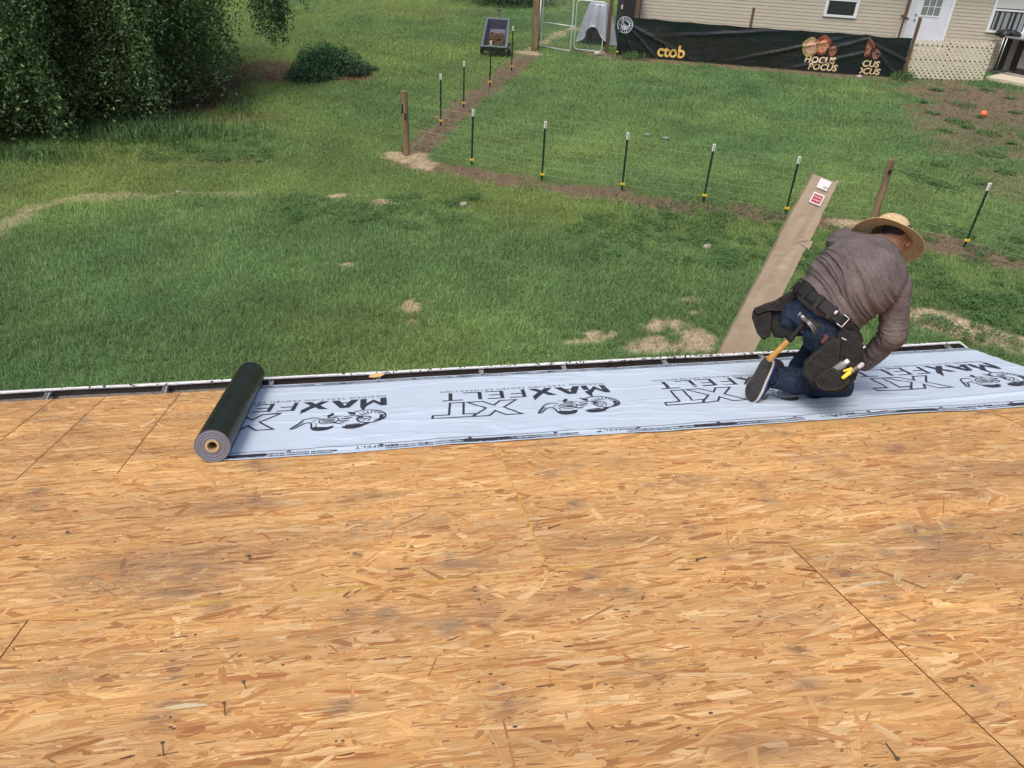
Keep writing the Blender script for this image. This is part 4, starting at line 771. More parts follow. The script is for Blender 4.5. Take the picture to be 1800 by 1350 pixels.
# --- jeans
jn = MB(); jn.loft([sta(J['waist'] - spine * .035, .180, .132), sta(J['pel'] + spine * .03, .182, .138), sta(J['pel'] - spine * .03, .180, .140), sta(J['pel'] - spine * .085, .150, .120)], 26, power=2.3)
for s_ in 'RL': leg(jn, J['hip' + s_], J['knee' + s_], J['ank' + s_], .010)
jn.ell(J['hipL'] + back * .050 - spine * .02, (side, back, spine), (.10, .10, .115)); jn.ell(J['hipR'] + back * .045 - spine * .02, (side, back, spine), (.10, .10, .115))
d_ = nrm(J['kneeR'] - J['ankR']); jn.caps(J['ankR'] + d_ * .0, .058, J['ankR'] + d_ * .12, .066); jn.caps(J['ankL'], .058, J['kneeL'], .070)
jme = organic(jn, .007, 6); X = co_of(jme); Nn = no_of(jme)
f3 = fbm(X[:, 0] * 16, X[:, 1] * 16, X[:, 2] * 16, seed=95); dR = ((X - J['ankR']) @ d_); rg = (1 - np.abs(2 * vn(dR * 36 + f3 * 4, f3 * 3, seed=97) - 1)) ** 2; f4 = fbm(X[:, 0] * 8 + X[:, 2] * 22, X[:, 1] * 10, X[:, 2] * 8, seed=99); rg2 = (1 - np.abs(2 * f4 - 1)) ** 3
set_co(jme, X + Nn * ((f3 - .5) * .004 + rg * .010 * (dR < .2) * (np.linalg.norm(X - J['ankR'], axis=1) < .3) + rg2 * .006)[:, None]); jo = link_mesh('jeans', jme, M['denim'], person, smooth=True)
# cuff hem
hm = MB(); a, s, t = frame(d_); hm.tube([J['ankR'] - d_ * .045 + (s * math.cos(q) + t * math.sin(q)) * .060 for q in np.linspace(0, 6.283, 19)], .006, 6, caps=False); hm.build('hem', M['denim'], jo, smooth=True)
# --- right shoe: sole faces the photographer
def shoe(heel, toe, outn, parent):
    L_ = nrm(toe - heel); o_ = nrm(outn - L_ * (outn @ L_)); w_ = np.cross(L_, o_); LEN = np.linalg.norm(toe - heel)
    out = [(0, .0), (.02, .026), (.07, .035), (.13, .034), (.19, .042), (.235, .040), (.265, .026), (.278, .0), (.268, -.026), (.235, -.042), (.19, -.046), (.13, -.040), (.07, -.036), (.02, -.028)]
    k_ = LEN / .278; out = [p_ for p_ in smoothcurve(out + [out[0]], 4)[:-1]]
    def ring(z, g): c = np.array([.14, 0]); return [heel + L_ * ((p_[0] - c[0]) * (1 + g / .14) + c[0]) * k_ + w_ * p_[1] * (1 + g / .04) * 1.15 + o_ * (z + .016 * max(0, (p_[0] - .2) / .08) ** 2 * -1) for p_ in out]
    def layer(name, zs, m_, cap0=True):
        n = len(out); V = []; F = []
        for z, g in zs: V += ring(z, g)
        for i in range(len(zs) - 1):
            for j in range(n): F.append((i * n + j, i * n + (j + 1) % n, (i + 1) * n + (j + 1) % n, (i + 1) * n + j))
        F += [tuple(range(n)), tuple(reversed(range((len(zs) - 1) * n, len(zs) * n)))]; return MB().add(V, F).build(name, m_, parent)
    layer('outsole', [(0, -.003), (-.006, 0)], M['rubber']); layer('midsole', [(-.006, .002), (-.014, .005), (-.022, .003)], M['midsole']); layer('side_trim', [(-.022, .0), (-.034, -.001), (-.044, -.003)], M['blue'])
    # tread bars
    tr = MB()
    for i in range(15):
        x_ = .022 + i * .0165; ww = np.interp(x_, [0, .02, .07, .13, .19, .235, .265], [.0, .024, .033, .033, .041, .038, .022]) * 1.05
        tr.box(heel + L_ * x_ * k_ + o_ * (.001 - .016 * max(0, (x_ - .2) / .08) ** 2), L_ * .0048, w_ * ww, o_ * .0018)
    tr.build('tread', M['rubber'], parent)
    up_ = MB(); up_.loft([(heel + L_ * x_ * k_ - o_ * (.030 + h_), w_, ww, o_, h_) for x_, ww, h_ in ((.012, .022, .030), (.03, .034, .045), (.08, .037, .052), (.13, .038, .045), (.18, .043, .034), (.23, .040, .025), (.262, .024, .016))], 16)
    up_.caps(heel + L_ * .05 - o_ * .05, .036, heel + L_ * .055 - o_ * .095, .042); link_mesh('upper', organic(up_, .005, 4), M['shoe'], parent, smooth=True)
    lc = MB(); lc.tube([heel + L_ * x_ - o_ * h_ + w_ * y_ for x_, h_, y_ in ((.10, .12, -.045), (.13, .12, -.055), (.15, .10, -.060), (.12, .10, -.062))], .0022, 6); lc.build('lace', M['shoe'], parent)
heelR = at(1345, 641, 4.34); toeR = rf(1312, 704, .012); LR = nrm(toeR - heelR); shR_ = MB()
outR = nrm(np.array([-.86, -.26, .40])); heelR = toeR - LR * .275
sR = bpy.data.objects.new('shoe', None); COL.objects.link(sR); sR.parent = person; sR.location = Vector([float(c) for c in toeR]) - wloc(person)
shoe(heelR, toeR, outR, sR)
sL = bpy.data.objects.new('shoe', None); COL.objects.link(sL); sL.parent = person; hl = J['ankL'] - RX * .05; hl = hl - RN * ((hl - CAM) @ RN + RH - .02); sL.location = Vector([float(c) for c in hl]) - wloc(person)
shoe(hl, hl + RX * .275, -RN, sL)
# --- straw hat
M['straw'] = mat('woven_straw', (0.52, 0.38, 0.19), 0.75, spec=0.2)
def straw(m):
    n = m.node_tree.nodes; l = m.node_tree.links; b = n['Principled BSDF']; a = n.new('ShaderNodeAttribute'); a.attribute_name = 'wuv'
    ch = n.new('ShaderNodeTexBrick'); ch.inputs['Scale'].default_value = 1; ch.inputs['Color1'].default_value = (0.78, 0.62, 0.38, 1); ch.inputs['Color2'].default_value = (0.62, 0.45, 0.24, 1); ch.inputs['Mortar'].default_value = (0.24, 0.15, 0.07, 1); ch.inputs['Mortar Size'].default_value = .06; ch.inputs['Brick Width'].default_value = 1.3; ch.inputs['Row Height'].default_value = .55
    l.new(a.outputs['Vector'], ch.inputs['Vector']); l.new(ch.outputs['Color'], b.inputs['Base Color']); bp = n.new('ShaderNodeBump'); bp.inputs['Strength'].default_value = .5; bp.inputs['Distance'].default_value = .002; l.new(ch.outputs['Fac'], bp.inputs['Height']); bp.invert = True; l.new(bp.outputs[0], b.inputs['Normal'])
straw(M['straw'])
hn = nrm(RT * .44 + UP * .84 + FW * .30); hcen = at(1561, 417, 4.60)
hs = nrm(RT - hn * (RT @ hn)); ht = np.cross(hn, hs)
def revolve(prof, name, parent, thick=.0):
    NN = 72; V = []; W_ = []; F = []
    for i, (r_, z_, wv) in enumerate(prof):
        for k_ in range(NN):
            a = 6.28318 * k_ / NN; wob = .010 * math.sin(2 * a + .6) * max(0, (r_ - .10) / .1) + .004 * math.sin(5 * a) * max(0, (r_ - .12) / .1)
            V.append(hcen + hs * r_ * math.cos(a) * 1.0 + ht * r_ * math.sin(a) * 1.04 + hn * (z_ + wob)); W_.append((a * max(r_, .03) * 70, wv * 70, 0))
    for i in range(len(prof) - 1):
        for k_ in range(NN): F.append((i * NN + k_, i * NN + (k_ + 1) % NN, (i + 1) * NN + (k_ + 1) % NN, (i + 1) * NN + k_))
    me = np_mesh(name, np.array(V), np.array(F)); attr(me, 'wuv', W_, 'FLOAT_VECTOR'); return link_mesh(name, me, M['straw'], parent, smooth=True)
hat = bpy.data.objects.new('straw_hat', None); COL.objects.link(hat); hat.parent = person; hat.location = Vector([float(c) for c in hcen]) - wloc(person)
revolve([(.090, .012, 0), (.092, .04, .03), (.089, .07, .06), (.080, .094, .09), (.062, .110, .115), (.035, .117, .14), (.004, .119, .17)], 'crown', hat)
revolve([(.089, .010, 0), (.105, .004, .02), (.130, -.003, .04), (.155, -.013, .065), (.172, -.024, .09), (.186, -.036, .115), (.189, -.039, .12), (.186, -.040, .125), (.172, -.028, .15), (.155, -.017, .175), (.130, -.007, .20), (.105, 0, .22), (.088, .006, .24)], 'brim', hat)
hb = MB(); hb.tube([hcen + (hs * math.cos(a) * .0925 + ht * math.sin(a) * .0955) + hn * .016 for a in np.linspace(0, 6.2832, 40)], .004, 6, caps=False); hb.build('hat_band', mat('plaited_band', (0.40, 0.28, 0.13), .8, noise=(90, .3)), hat, smooth=True)
# --- tool belt, worn but a thing of its own
belt = thing('tool_belt', 'black padded nylon tool belt with big pouches on both hips and a steel buckle', 'tool belt', J['pel'])
bc = J['waist'] - spine * .052; NN = 48; V = []; F = []
tl = nrm(spine + side * -.0)
for i, (z_, g) in enumerate(((-.034, 0), (-.030, .010), (0, .014), (.030, .010), (.034, 0))):
    for k_ in range(NN): a = 6.28318 * k_ / NN; V.append(bc + spine * z_ + side * (.197 + g) * math.cos(a) + back * (.150 + g) * math.sin(a))
F = [(i * NN + k_, i * NN + (k_ + 1) % NN, (i + 1) * NN + (k_ + 1) % NN, (i + 1) * NN + k_) for i in range(4) for k_ in range(NN)]
link_mesh('belt_band', np_mesh('belt_band', np.array(V), np.array(F)), M['belt'], belt, smooth=True)
def BP(a, z_, g=0.016): return bc + spine * z_ + side * (.197 + g) * math.cos(a) + back * (.150 + g) * math.sin(a)
def bn(a): return nrm(side * math.cos(a) / .197 + back * math.sin(a) / .150)
st = MB()
for a0, a1, z_ in ((.35, 1.25, .0), (1.5, 2.2, .004), (2.35, 2.9, 0)):
    st.loft([(BP(a, z_, .017), nrm(np.cross(bn(a), spine)), .004, spine, .024) for a in np.linspace(a0, a1, 10)], 4, power=4)
for a in (.5, .95, 1.35, 1.75, 2.15, 2.6): st.box(BP(a, 0, .020), spine * .036, nrm(np.cross(bn(a), spine)) * .010, bn(a) * .003)
st.build('belt_loop', M['belt'], belt)
a = .62; c = BP(a, 0, .030); e1 = nrm(np.cross(bn(a), spine)); bk_ = MB(); bk_.tube([c + spine * x + e1 * y for x, y in ((.026, .018), (.028, -.016), (-.026, -.018), (-.028, .014))], .0028, 8); bk_.build('buckle', M['galv_pale'], belt, smooth=True)
a = .88; c = BP(a, .01, .030); bk_ = MB(); bk_.ell(c, (spine, e1, bn(a)), (.012, .007, .003)); bk_.build('rivet', M['galv_pale'], belt, smooth=True)
def pouch(pts, name, voxel=.007, m_='pouch'):
    """pts: list of capsule chains (px,py,dist,r)"""
    p_ = MB()
    for (x0, y0, d0, r0), (x1, y1, d1, r1) in pts: p_.caps(at(x0, y0, d0), r0, at(x1, y1, d1), r1, side=RT, flat=.8)
    me = organic(p_, voxel, 4); X = co_of(me); f_ = fbm(X[:, 0] * 22, X[:, 1] * 22, X[:, 2] * 22, seed=101); set_co(me, X + no_of(me) * ((1 - np.abs(2 * f_ - 1)) ** 3 * .006 - .002)[:, None]); return link_mesh(name, me, M[m_], belt, smooth=True)
# left hip pouch: wedge hanging behind the hip
def slab(px_pts, d, th, name, voxel=.006, par=None, m_='pouch', dd=None):
    """a stitched canvas panel with thickness: outline (px,py[,dist])"""
    pts = [at(p_[0], p_[1], p_[2] if len(p_) > 2 else d) for p_ in px_pts]; c = sum(pts) / len(pts); nn_ = nrm(c - CAM)
    mb = MB(); n = len(pts); V = [p_ for p_ in pts] + [p_ + nn_ * th for p_ in pts]
    mb.add(V, [tuple(range(n)), tuple(reversed(range(n, 2 * n)))] + [(i, i + n, (i + 1) % n + n, (i + 1) % n) for i in range(n)])
    me = organic(mb, voxel, 4); X = co_of(me); f_ = fbm(X[:, 0] * 18, X[:, 1] * 18, X[:, 2] * 18, seed=102 + len(px_pts)); set_co(me, X + no_of(me) * ((1 - np.abs(2 * f_ - 1)) ** 3 * .008 - .002)[:, None]); o_ = link_mesh(name, me, M[m_], par or belt, smooth=True)
    if par is not None and m_ == 'pouch' and n > 4: MB().tube([p_ * .86 + c * .14 - nn_ * .004 for p_ in smoothcurve(pts + [pts[0]], 5)], .0028, 6).build('binding', M['binding'], o_, smooth=True)
    return o_
lp = slab([(1403, 508), (1388, 514), (1362, 530), (1342, 536), (1348, 560), (1362, 592), (1388, 593), (1398, 586), (1385, 566), (1372, 548), (1384, 528), (1404, 520)], 4.44, .13, 'pouch')
slab([(1338, 538), (1352, 540), (1356, 558), (1352, 590), (1343, 597), (1332, 585), (1323, 558), (1325, 546)], 4.41, .09, 'outer_pocket', par=lp)
slab([(1326, 543), (1352, 533), (1372, 530), (1374, 545), (1350, 545), (1328, 552)], 4.395, .10, 'flap', par=lp)
slab([(1406, 503), (1420, 507), (1395, 523), (1378, 545), (1368, 548), (1378, 525)], 4.42, .05, 'strap', par=lp)
# right hip: holster panel + big open pouch + smaller box pouch
rp = slab([(1472, 585), (1480, 575), (1506, 588), (1516, 606), (1512, 632), (1502, 668), (1478, 660), (1466, 630)], 4.235, .10, 'pouch')
slab([(1466, 592), (1478, 600), (1474, 640), (1492, 654), (1499, 668), (1488, 684), (1460, 690), (1430, 680), (1412, 656), (1414, 636), (1436, 616), (1452, 600)], 4.19, .13, 'tool_pocket', par=rp)
slab([(1428, 668), (1452, 650), (1462, 646), (1490, 664), (1496, 672), (1474, 687), (1440, 684)], 4.155, .05, 'outer_pocket', par=rp)
slab([(1488, 574), (1504, 576), (1516, 590), (1517, 600), (1512, 602), (1505, 592)], 4.28, .05, 'flap', par=rp)
slab([(1410, 556), (1424, 560), (1452, 574), (1448, 584), (1418, 574), (1408, 566)], 4.27, .02, 'hammer_loop', m_='belt')
slab([(1504, 602), (1512, 606), (1511, 646), (1500, 668), (1494, 660), (1503, 640)], 4.26, .04, 'strap', par=rp)
lg = MB(); c = at(1484, 596, 4.218); lg.box(c, nrm(RT - UP * .5) * .012, nrm(UP + RT * .5) * .0022, FW * .001); lg.box(c - RT * .009 + UP * .005, nrm(RT + UP) * .003, nrm(UP - RT) * .003, FW * .001); lg.build('maker_mark', mat('white_stitching', (.6, .6, .6), .6), rp)
slab([(1450, 588), (1458, 592), (1448, 606), (1443, 602)], 4.225, .015, 'leather_tab', par=belt, m_='leather') if M.setdefault('leather', mat('red_brown_leather', (.09, .03, .022), .6)) else None
# --- hammer in the loop
wood = mat('hickory_handle', (0.50, 0.27, 0.07), .5, noise=(30, .25, (1, 1, 1))); steel = mat('hammer_steel', (.30, .29, .28), .35, .85, noise=(50, .3))
p0, p1, p2, p3 = at(1351, 633, 4.26), at(1378, 606, 4.23), at(1389, 596, 4.22), at(1420, 560, 4.19)
hm_ = thing('hammer', 'wooden handled claw hammer hanging head up in the belt loop', 'hammer', p0); ha = nrm(p2 - p0)
g_ = MB(); g_.loft([(p0 + ha * t_, nrm(np.cross(ha, FW)), a_, nrm(np.cross(ha, np.cross(ha, FW))), b_) for t_, a_, b_ in ((-.004, .010, .008), (0, .017, .013), (.02, .0175, .0135), (.05, .0145, .012), (.09, .0155, .0125), (.13, .015, .012), (.15, .013, .011))], 14); g_.build('handle', wood, hm_, smooth=True)
MB().tube([p0 + ha * .145, p2 + ha * .01, (p2 + p3) / 2, p3], [.0165, .015, .011, .010], 12).build('neck', M['belt'], hm_, smooth=True)
hd = MB(); f0, f1, f2, f3_, f4_ = at(1404, 551, 4.165), at(1411, 557, 4.165), at(1418, 564, 4.165), at(1428, 574, 4.17), at(1436, 589, 4.18); hd.tube([f0, f0 * .6 + f1 * .4], .0135, 14); hd.tube([f0 * .6 + f1 * .4, f1, f2], [.009, .011, .012], 12)
sd_ = nrm(np.cross(f4_ - f2, FW)); 
for q_ in (-1, 1): hd.loft([(f2 + sd_ * .004 * q_, sd_, .006, FW, .010), (f3_ + sd_ * .0055 * q_, sd_, .005, FW, .008), (f4_ + sd_ * .008 * q_, sd_, .003, FW, .003)], 10)
hd.tube([p3 - ha * .01, (f1 + f2) / 2], .010, 10); hd.build('head', steel, hm_, smooth=True)
# --- yellow handled bar and a clear bottle in the pouch
yb = thing('utility_knife', 'yellow knife with grey end sticking out of the right pouch', 'knife', at(1484, 662, 4.14))
MB().caps(at(1482, 664, 4.135), .009, at(1497, 652, 4.14), .011, side=UP, flat=.6).caps(at(1484, 652, 4.135), .006, at(1496, 648, 4.14), .007).build('grip', M['yellow'], yb, smooth=True)
MB().caps(at(1497, 653, 4.14), .010, at(1510, 644, 4.16), .011, side=UP, flat=.7).build('body', mat('worn_grey_metal', (.16, .15, .14), .5, .5), yb, smooth=True); MB().caps(at(1510, 645, 4.155), .011, at(1515, 641, 4.165), .012).build('end_cap', mat('grey_tip', (.45, .44, .42), .5), yb, smooth=True)
gl = mat('clear_plastic', (.75, .8, .82), .12); gl.node_tree.nodes['Principled BSDF'].inputs['Transmission Weight'].default_value = .75
bt = thing('bottle', 'small clear plastic bottle standing in the right pouch', 'bottle', at(1476, 645, 4.18)); b0, b1 = at(1472, 648, 4.185), at(1487, 637, 4.175); bdv = nrm(b1 - b0); a, s, t = frame(bdv)
MB().loft([(b0 + bdv * z_, s, r_, t, r_) for z_, r_ in ((-.03, .019), (.0, .020), (.03, .020), (.046, .014), (.052, .010))], 18).build('bottle_body', gl, bt, smooth=True); MB().loft([(b0 + bdv * z_, s, r_, t, r_) for z_, r_ in ((.050, .012), (.066, .012))], 16).build('bottle_cap', M['white_paint'], bt)
wb = MB(); a, s, t = frame(J['wrR'] - J['elR']); wb.tube([J['wrR'] + a * .016 + (s * math.cos(q) + t * math.sin(q)) * .034 for q in np.linspace(0, 6.283, 16)], .007, 6, caps=False); wb.build('wristband', M['black_plastic'], person, smooth=True)
# --- paper wrapped carton leaning at the gutter
bx0 = gr(1304, 612, 2.40); bx0 = bx0 + np.array([0, .045, 0]); tt = ray(1449, 313); bx1 = CAM + tt * ((bx0[1] + .12) / tt[1]); ab = nrm(bx1 - bx0); base = bx0 - ab * (bx0[2] / ab[2])
M['kraft'] = mat('brown_kraft_paper', (0.37, 0.29, 0.205), .65, noise=(4, .14), bump=(9, 1.0)); carton = thing('carton', 'long narrow parcel in brown kraft paper leaning up past the gutter', 'carton', base)
sdv = nrm(np.cross(ab, bx1 - CAM)); sdv = sdv if sdv @ RT > 0 else -sdv; nv = nrm(np.cross(sdv, ab)); nv = nv if nv @ (CAM - bx1) > 0 else -nv; sdv = nrm(sdv + nv * -.18); nv = nrm(np.cross(sdv, ab)); nv = nv if nv @ (CAM - bx1) > 0 else -nv
LT = np.linalg.norm(bx1 - base); V = []; F = []; NZ = 90; cross_ = [(-1, 1), (-.5, 1.0), (0, 1.0), (.5, 1.0), (1, 1), (1.0, 0), (1, -1), (0, -1), (-1, -1), (-1, 0)]; K = len(cross_)
for i in range(NZ + 1):
    z_ = LT * i / NZ; wz = np.interp(z_, [0, LT - 1.25, LT], [.108, .104, .080]) * (1.07 if LT - .42 < z_ < LT - .22 else 1); tz = .042
    for j, (a_, b_) in enumerate(cross_):
        cz = .008 * (float(fbm(np.array([z_ * 5.0 + j * .6]), np.array([a_ * 2.3]), seed=120)[0]) - .5) * (2.0 if abs(a_) < 1 and b_ else .35)
        V.append(base + ab * z_ + sdv * (a_ * wz + cz) + nv * (b_ * tz + cz * 1.6))
F = [(i * K + j, i * K + (j + 1) % K, (i + 1) * K + (j + 1) % K, (i + 1) * K + j) for i in range(NZ) for j in range(K)]; cb = MB().add(V, F); cb.add([V[j] for j in range(K)], [tuple(range(K))]); cb.add([V[NZ * K + j] for j in range(K)], [tuple(reversed(range(K)))]); cb.build('wrapping', M['kraft'], carton)
fo = MB(); q = base + ab * (LT - .42) + nv * .048; fo.add([q + sdv * .02 + ab * .01, q + sdv * .112 - ab * .01, q + sdv * .110 + ab * .05, q + sdv * .06 + ab * .03 + nv * .006], [(0, 1, 2, 3)]); fo.build('loose_flap', M['kraft'], carton)
for sg in (-1, 1): q = bx1 + sdv * .075 * sg; MB().add([q + nv * .04, q + nv * .05 + sdv * .014 * sg + ab * .012, q - nv * .035 + ab * .016, q - nv * .04 - ab * .01], [(0, 1, 2, 3)]).build('folded_corner', M['kraft'], carton)
def sticker(z0, x0, w_, h_, m_, e, name): c = base + ab * (LT - z0) + sdv * x0 + nv * (.042 + e); return box_part(name, m_, carton, c, sdv * w_, ab * h_, nv * .0006)
wh = mat('label_white', (.75, .76, .78), .5); rd = mat('label_red', (.42, .02, .05), .5)
sticker(.035, .008, .036, .030, wh, .0075, 'label'); sticker(.128, .010, .037, .034, wh, .0075, 'label'); sticker(.128, .010, .029, .025, rd, .0088, 'label_emblem')
mk = MB(); 
for r_ in range(2):
    for i in range(5): c = base + ab * (LT - .128 + (.010 if r_ else -.010)) + sdv * (.010 - .020 + i * .010) + nv * (.042 + .0098); mk.box(c, sdv * .0038, ab * .0010, nv * .0003); mk.box(c + sdv * .002, sdv * .0010, ab * .0065, nv * .0004); mk.box(c + ab * .004, sdv * .0034, ab * .0008, nv * .0005)
mk.build('label_marks', wh, carton); tx = MB()
for i in range(6): tx.box(base + ab * (LT - .05) + sdv * (.012 + i * .006) + nv * (.042 + .0085), sdv * .0012, ab * (.004 + .003 * (i % 2)), nv * .0003)
tx.build('label_marks', M['ink'], carton)
#@@YARD
# ------------------------------------------------------------------ fences
def hpost(b, t):
    """ground point and height of an upright seen from base pixel b to top pixel t"""
    B = gr(*b); d = ray(*t); return B, float(d[2] * np.hypot(B[0], B[1]) / np.hypot(d[0], d[1]) + CAM[2])
def tpost(par, B, h, lean=(0, 0)):
    d = nrm((lean[0], lean[1], 1)); o = MB(); o.box(B + d * h * .5, (.019, 0, 0), (0, .003, 0), d * (h * .5)); o.box(B + d * h * .5 + np.array([0, -.0155, 0]), (.003, 0, 0), (0, .0115, 0), d * (h * .5 - .002))
    p = o.build('t_post', M['tpost'], par); box_part('post_tip', M['tpost_tip'], p, B + d * (h - .058), (.0225, 0, 0), (0, .019, 0), d * .063)
    box_part('insulator', M['yellow'], p, B + d * .14 + np.array([0, -.012, 0]), (.040, 0, 0), (0, .024, 0), d * .018); return B, d * h
def woodpost(par, B, h, r=.065, name='corner_post', m_='wood_post'):
    o = MB(); o.loft([(B + np.array([.006 * math.sin(z_ * 4), 0, z_ * h]), (1, 0, 0), r * (1.05 - .08 * z_), (0, 1, 0), r * (1.05 - .08 * z_)) for z_ in (-.05, .2, .5, .8, .985, 1.0)], 14); return o.build(name, M[m_], par, smooth=False)
def wires(par, pts, heights, top):
    o = MB()
    for z_ in heights:
        line = []
        for (a, b) in zip(pts, pts[1:]):
            L_ = np.linalg.norm(b - a); n = max(2, int(L_ / 1.2))
            for i in range(n): t_ = i / n; line.append(a + (b - a) * t_ + np.array([0, 0, z_ - .012 * math.sin(math.pi * t_)]))
        line.append(pts[-1] + np.array([0, 0, z_])); o.tube(line, .0021, 4)
    for (a, b) in zip(pts, pts[1:]):
        L_ = np.linalg.norm(b - a)
        for i in range(1, int(L_ / .32)): q_ = a + (b - a) * (i * .32 / L_); o.tube([q_ + np.array([0, 0, heights[0]]), q_ + np.array([0, 0, heights[-1]])], .0010, 3)
    return o.build('wire_mesh', M['wire'], par)
wA, hA = hpost((714, 272), (710, 160)); wB, hB = hpost((1533, 393), (1567, 280))
ff = thing('wire_fence', 'long wire fence with steel T posts running across behind the roofer', 'fence', wA); pts = [wA]
p = woodpost(ff, wA, hA, .070); 
for z_, a_ in ((.08, 2.8), (.74, 3.9), (.62, 4.7)):
    st_ = MB().box(wA + np.array([.071 * math.cos(a_), .071 * math.sin(a_), z_ * hA / 1.0]), (.018, 0, 0), (0, .012, 0), (0, 0, random.uniform(.05, .09)))
    st_.build('tar_stain', mat('black_tar', (.02, .017, .015), .7), p)
for b, t in (((829, 292), (824, 193)), ((952, 318), (960, 214)), ((1093, 335), (1109, 234)), ((1236, 355), (1247, 253)), ((1380, 378), (1401, 275))): B, h = hpost(b, t); tpost(ff, B, h, (random.uniform(-.02, .02), 0)); pts.append(B)
p = woodpost(ff, wB, hB, .060)
for z_ in (.83, .05):
    st_ = MB(); st_.box(wB + np.array([-.02, -.064, z_ * hB]), (.012, 0, .012), (0, .006, 0), (-.025, 0, .025)); st_.box(wB + np.array([-.02, -.066, z_ * hB]), (.012, 0, -.012), (0, .006, 0), (.025, 0, .025))
    st_.build('staple', M['black_plastic'], p)
pts.append(wB)
for b, t in (((1694, 435), (1735, 322)),): B, h = hpost(b, t); tpost(ff, B, h, (.03, 0)); pts.append(B)
d_ = nrm(pts[-1] - wB) * np.linalg.norm(pts[-1] - wB); Bx = pts[-1] + d_; tpost(ff, Bx, 1.15); pts.append(Bx); pts.append(Bx + d_)
wires(ff, pts, (.12, .27, .42, .56, .72, .90, 1.06), 1.1)
fs = thing('wire_fence', 'side run of wire fence going back from the corner post to the gate', 'fence', gr(775, 222)); pts = [wA + np.array([.08, .08, 0])]
for b, t in (((775, 222), (774, 130)), ((815, 190), (816, 108)), ((861, 152), (859, 72)), ((899, 124), (900, 46))): B, h = hpost(b, t); tpost(fs, B, h); pts.append(B)
gW = gr(938, 88); pts.append(gW + np.array([-.1, 0, 0])); wires(fs, pts, (.12, .27, .42, .56, .72, .90, 1.06), 1.1)
# gate post and two chain-link gate leaves
gp = thing('gate_post', 'tall square wooden post left of the chain-link gates', 'post', gW); box_part('post', M['wood_post'], gp, gW + np.array([0, 0, 1.15]), (.085, 0, 0), (0, .085, 0), (0, 0, 1.2))
gR = gr(1066, 93); gp2 = thing('gate_post', 'tall brown wooden post between the right gate and the banner', 'post', gR); box_part('post', M['brown_wood'], gp2, gR + np.array([0, 0, 1.2]), (.055, 0, 0), (0, .055, 0), (0, 0, 1.25))
M['mesh_wire'] = mat('chain_link_wire', (.33, .36, .35), .5, .4)
def chain(par, O, ux, W_, H0, H1, pitch=.065, r=.0014, m_='mesh_wire'):
    o = MB(); Hh = H1 - H0; n = int((W_ + Hh) / pitch)
    for i in range(n + 1):
        for sgn in (1, -1):
            c0 = i * pitch; a0 = max(0, c0 - Hh); a1 = min(W_, c0)
            if a1 - a0 < .01: continue
            p_ = lambda x: O + ux * (x if sgn > 0 else W_ - x) + np.array([0, 0, H0 + (c0 - x)]); o.tube([p_(a0), p_(a1)], r, 3)
    return o.build('chain_link', M[m_], par)
def gate(pa, pb, H0, H1, label, mid, group='chain-link gate leaves', r=.022, rnd=.12):
    A_, B_ = pa, pb; ux = nrm(B_ - A_); W_ = np.linalg.norm(B_ - A_); t = thing('gate', label, 'gate', A_, group); zz = lambda x, z_: A_ + ux * x + np.array([0, 0, z_])
    rr = rnd; loop = [zz(rr, H0), zz(W_ - rr, H0), zz(W_ - rr * .3, H0 + rr * .3), zz(W_, H0 + rr), zz(W_, H1 - rr), zz(W_ - rr * .3, H1 - rr * .3), zz(W_ - rr, H1), zz(rr, H1), zz(rr * .3, H1 - rr * .3), zz(0, H1 - rr), zz(0, H0 + rr), zz(rr * .3, H0 + rr * .3), zz(rr, H0), zz(rr + .01, H0)]
    MB().tube(loop, r, 8).build('gate_frame', M['galv_pale'], t, smooth=True)
    if mid: MB().tube([zz(0, mid), zz(W_, mid)], r * .8, 8).build('mid_rail', M['galv_pale'], t, smooth=True)
    chain(t, zz(0, 0), ux, W_, H0 + .01, H1 - .01); return t, zz, ux, W_
ga = gr(951, 84); gb = gr(1002, 93); gcx = gr(1008, 90); gd = gr(1057, 96)
t1_, z1_, _, _ = gate(ga, gb, .06, 1.72, 'left leaf of the galvanised chain-link gate, with mid rail and square corners', .86, rnd=.03)
box_part('latch', M['galv_pale'], t1_, z1_(.0, 0) + (gb - ga) * 1.02 + np.array([0, 0, .84]), (.09, 0, 0), (0, .03, 0), (0, 0, .05))
gate(gcx, gd, .08, 1.66, 'right leaf of the chain-link gate with rounded corners, in front of the silver cover', 0)
pl = gr(946, 88); tg = thing('gate_pole', 'thin galvanised pole carrying the left gate leaf', 'pole', pl); MB().tube([pl, pl + np.array([0, 0, 1.75])], .035, 10).build('pole', M['galv'], tg, smooth=True); MB().ell(pl + np.array([0, 0, 1.78]), ((1, 0, 0), (0, 1, 0), (0, 0, 1)), (.045, .045, .03)).build('pole_cap', M['galv_pale'], tg, smooth=True)
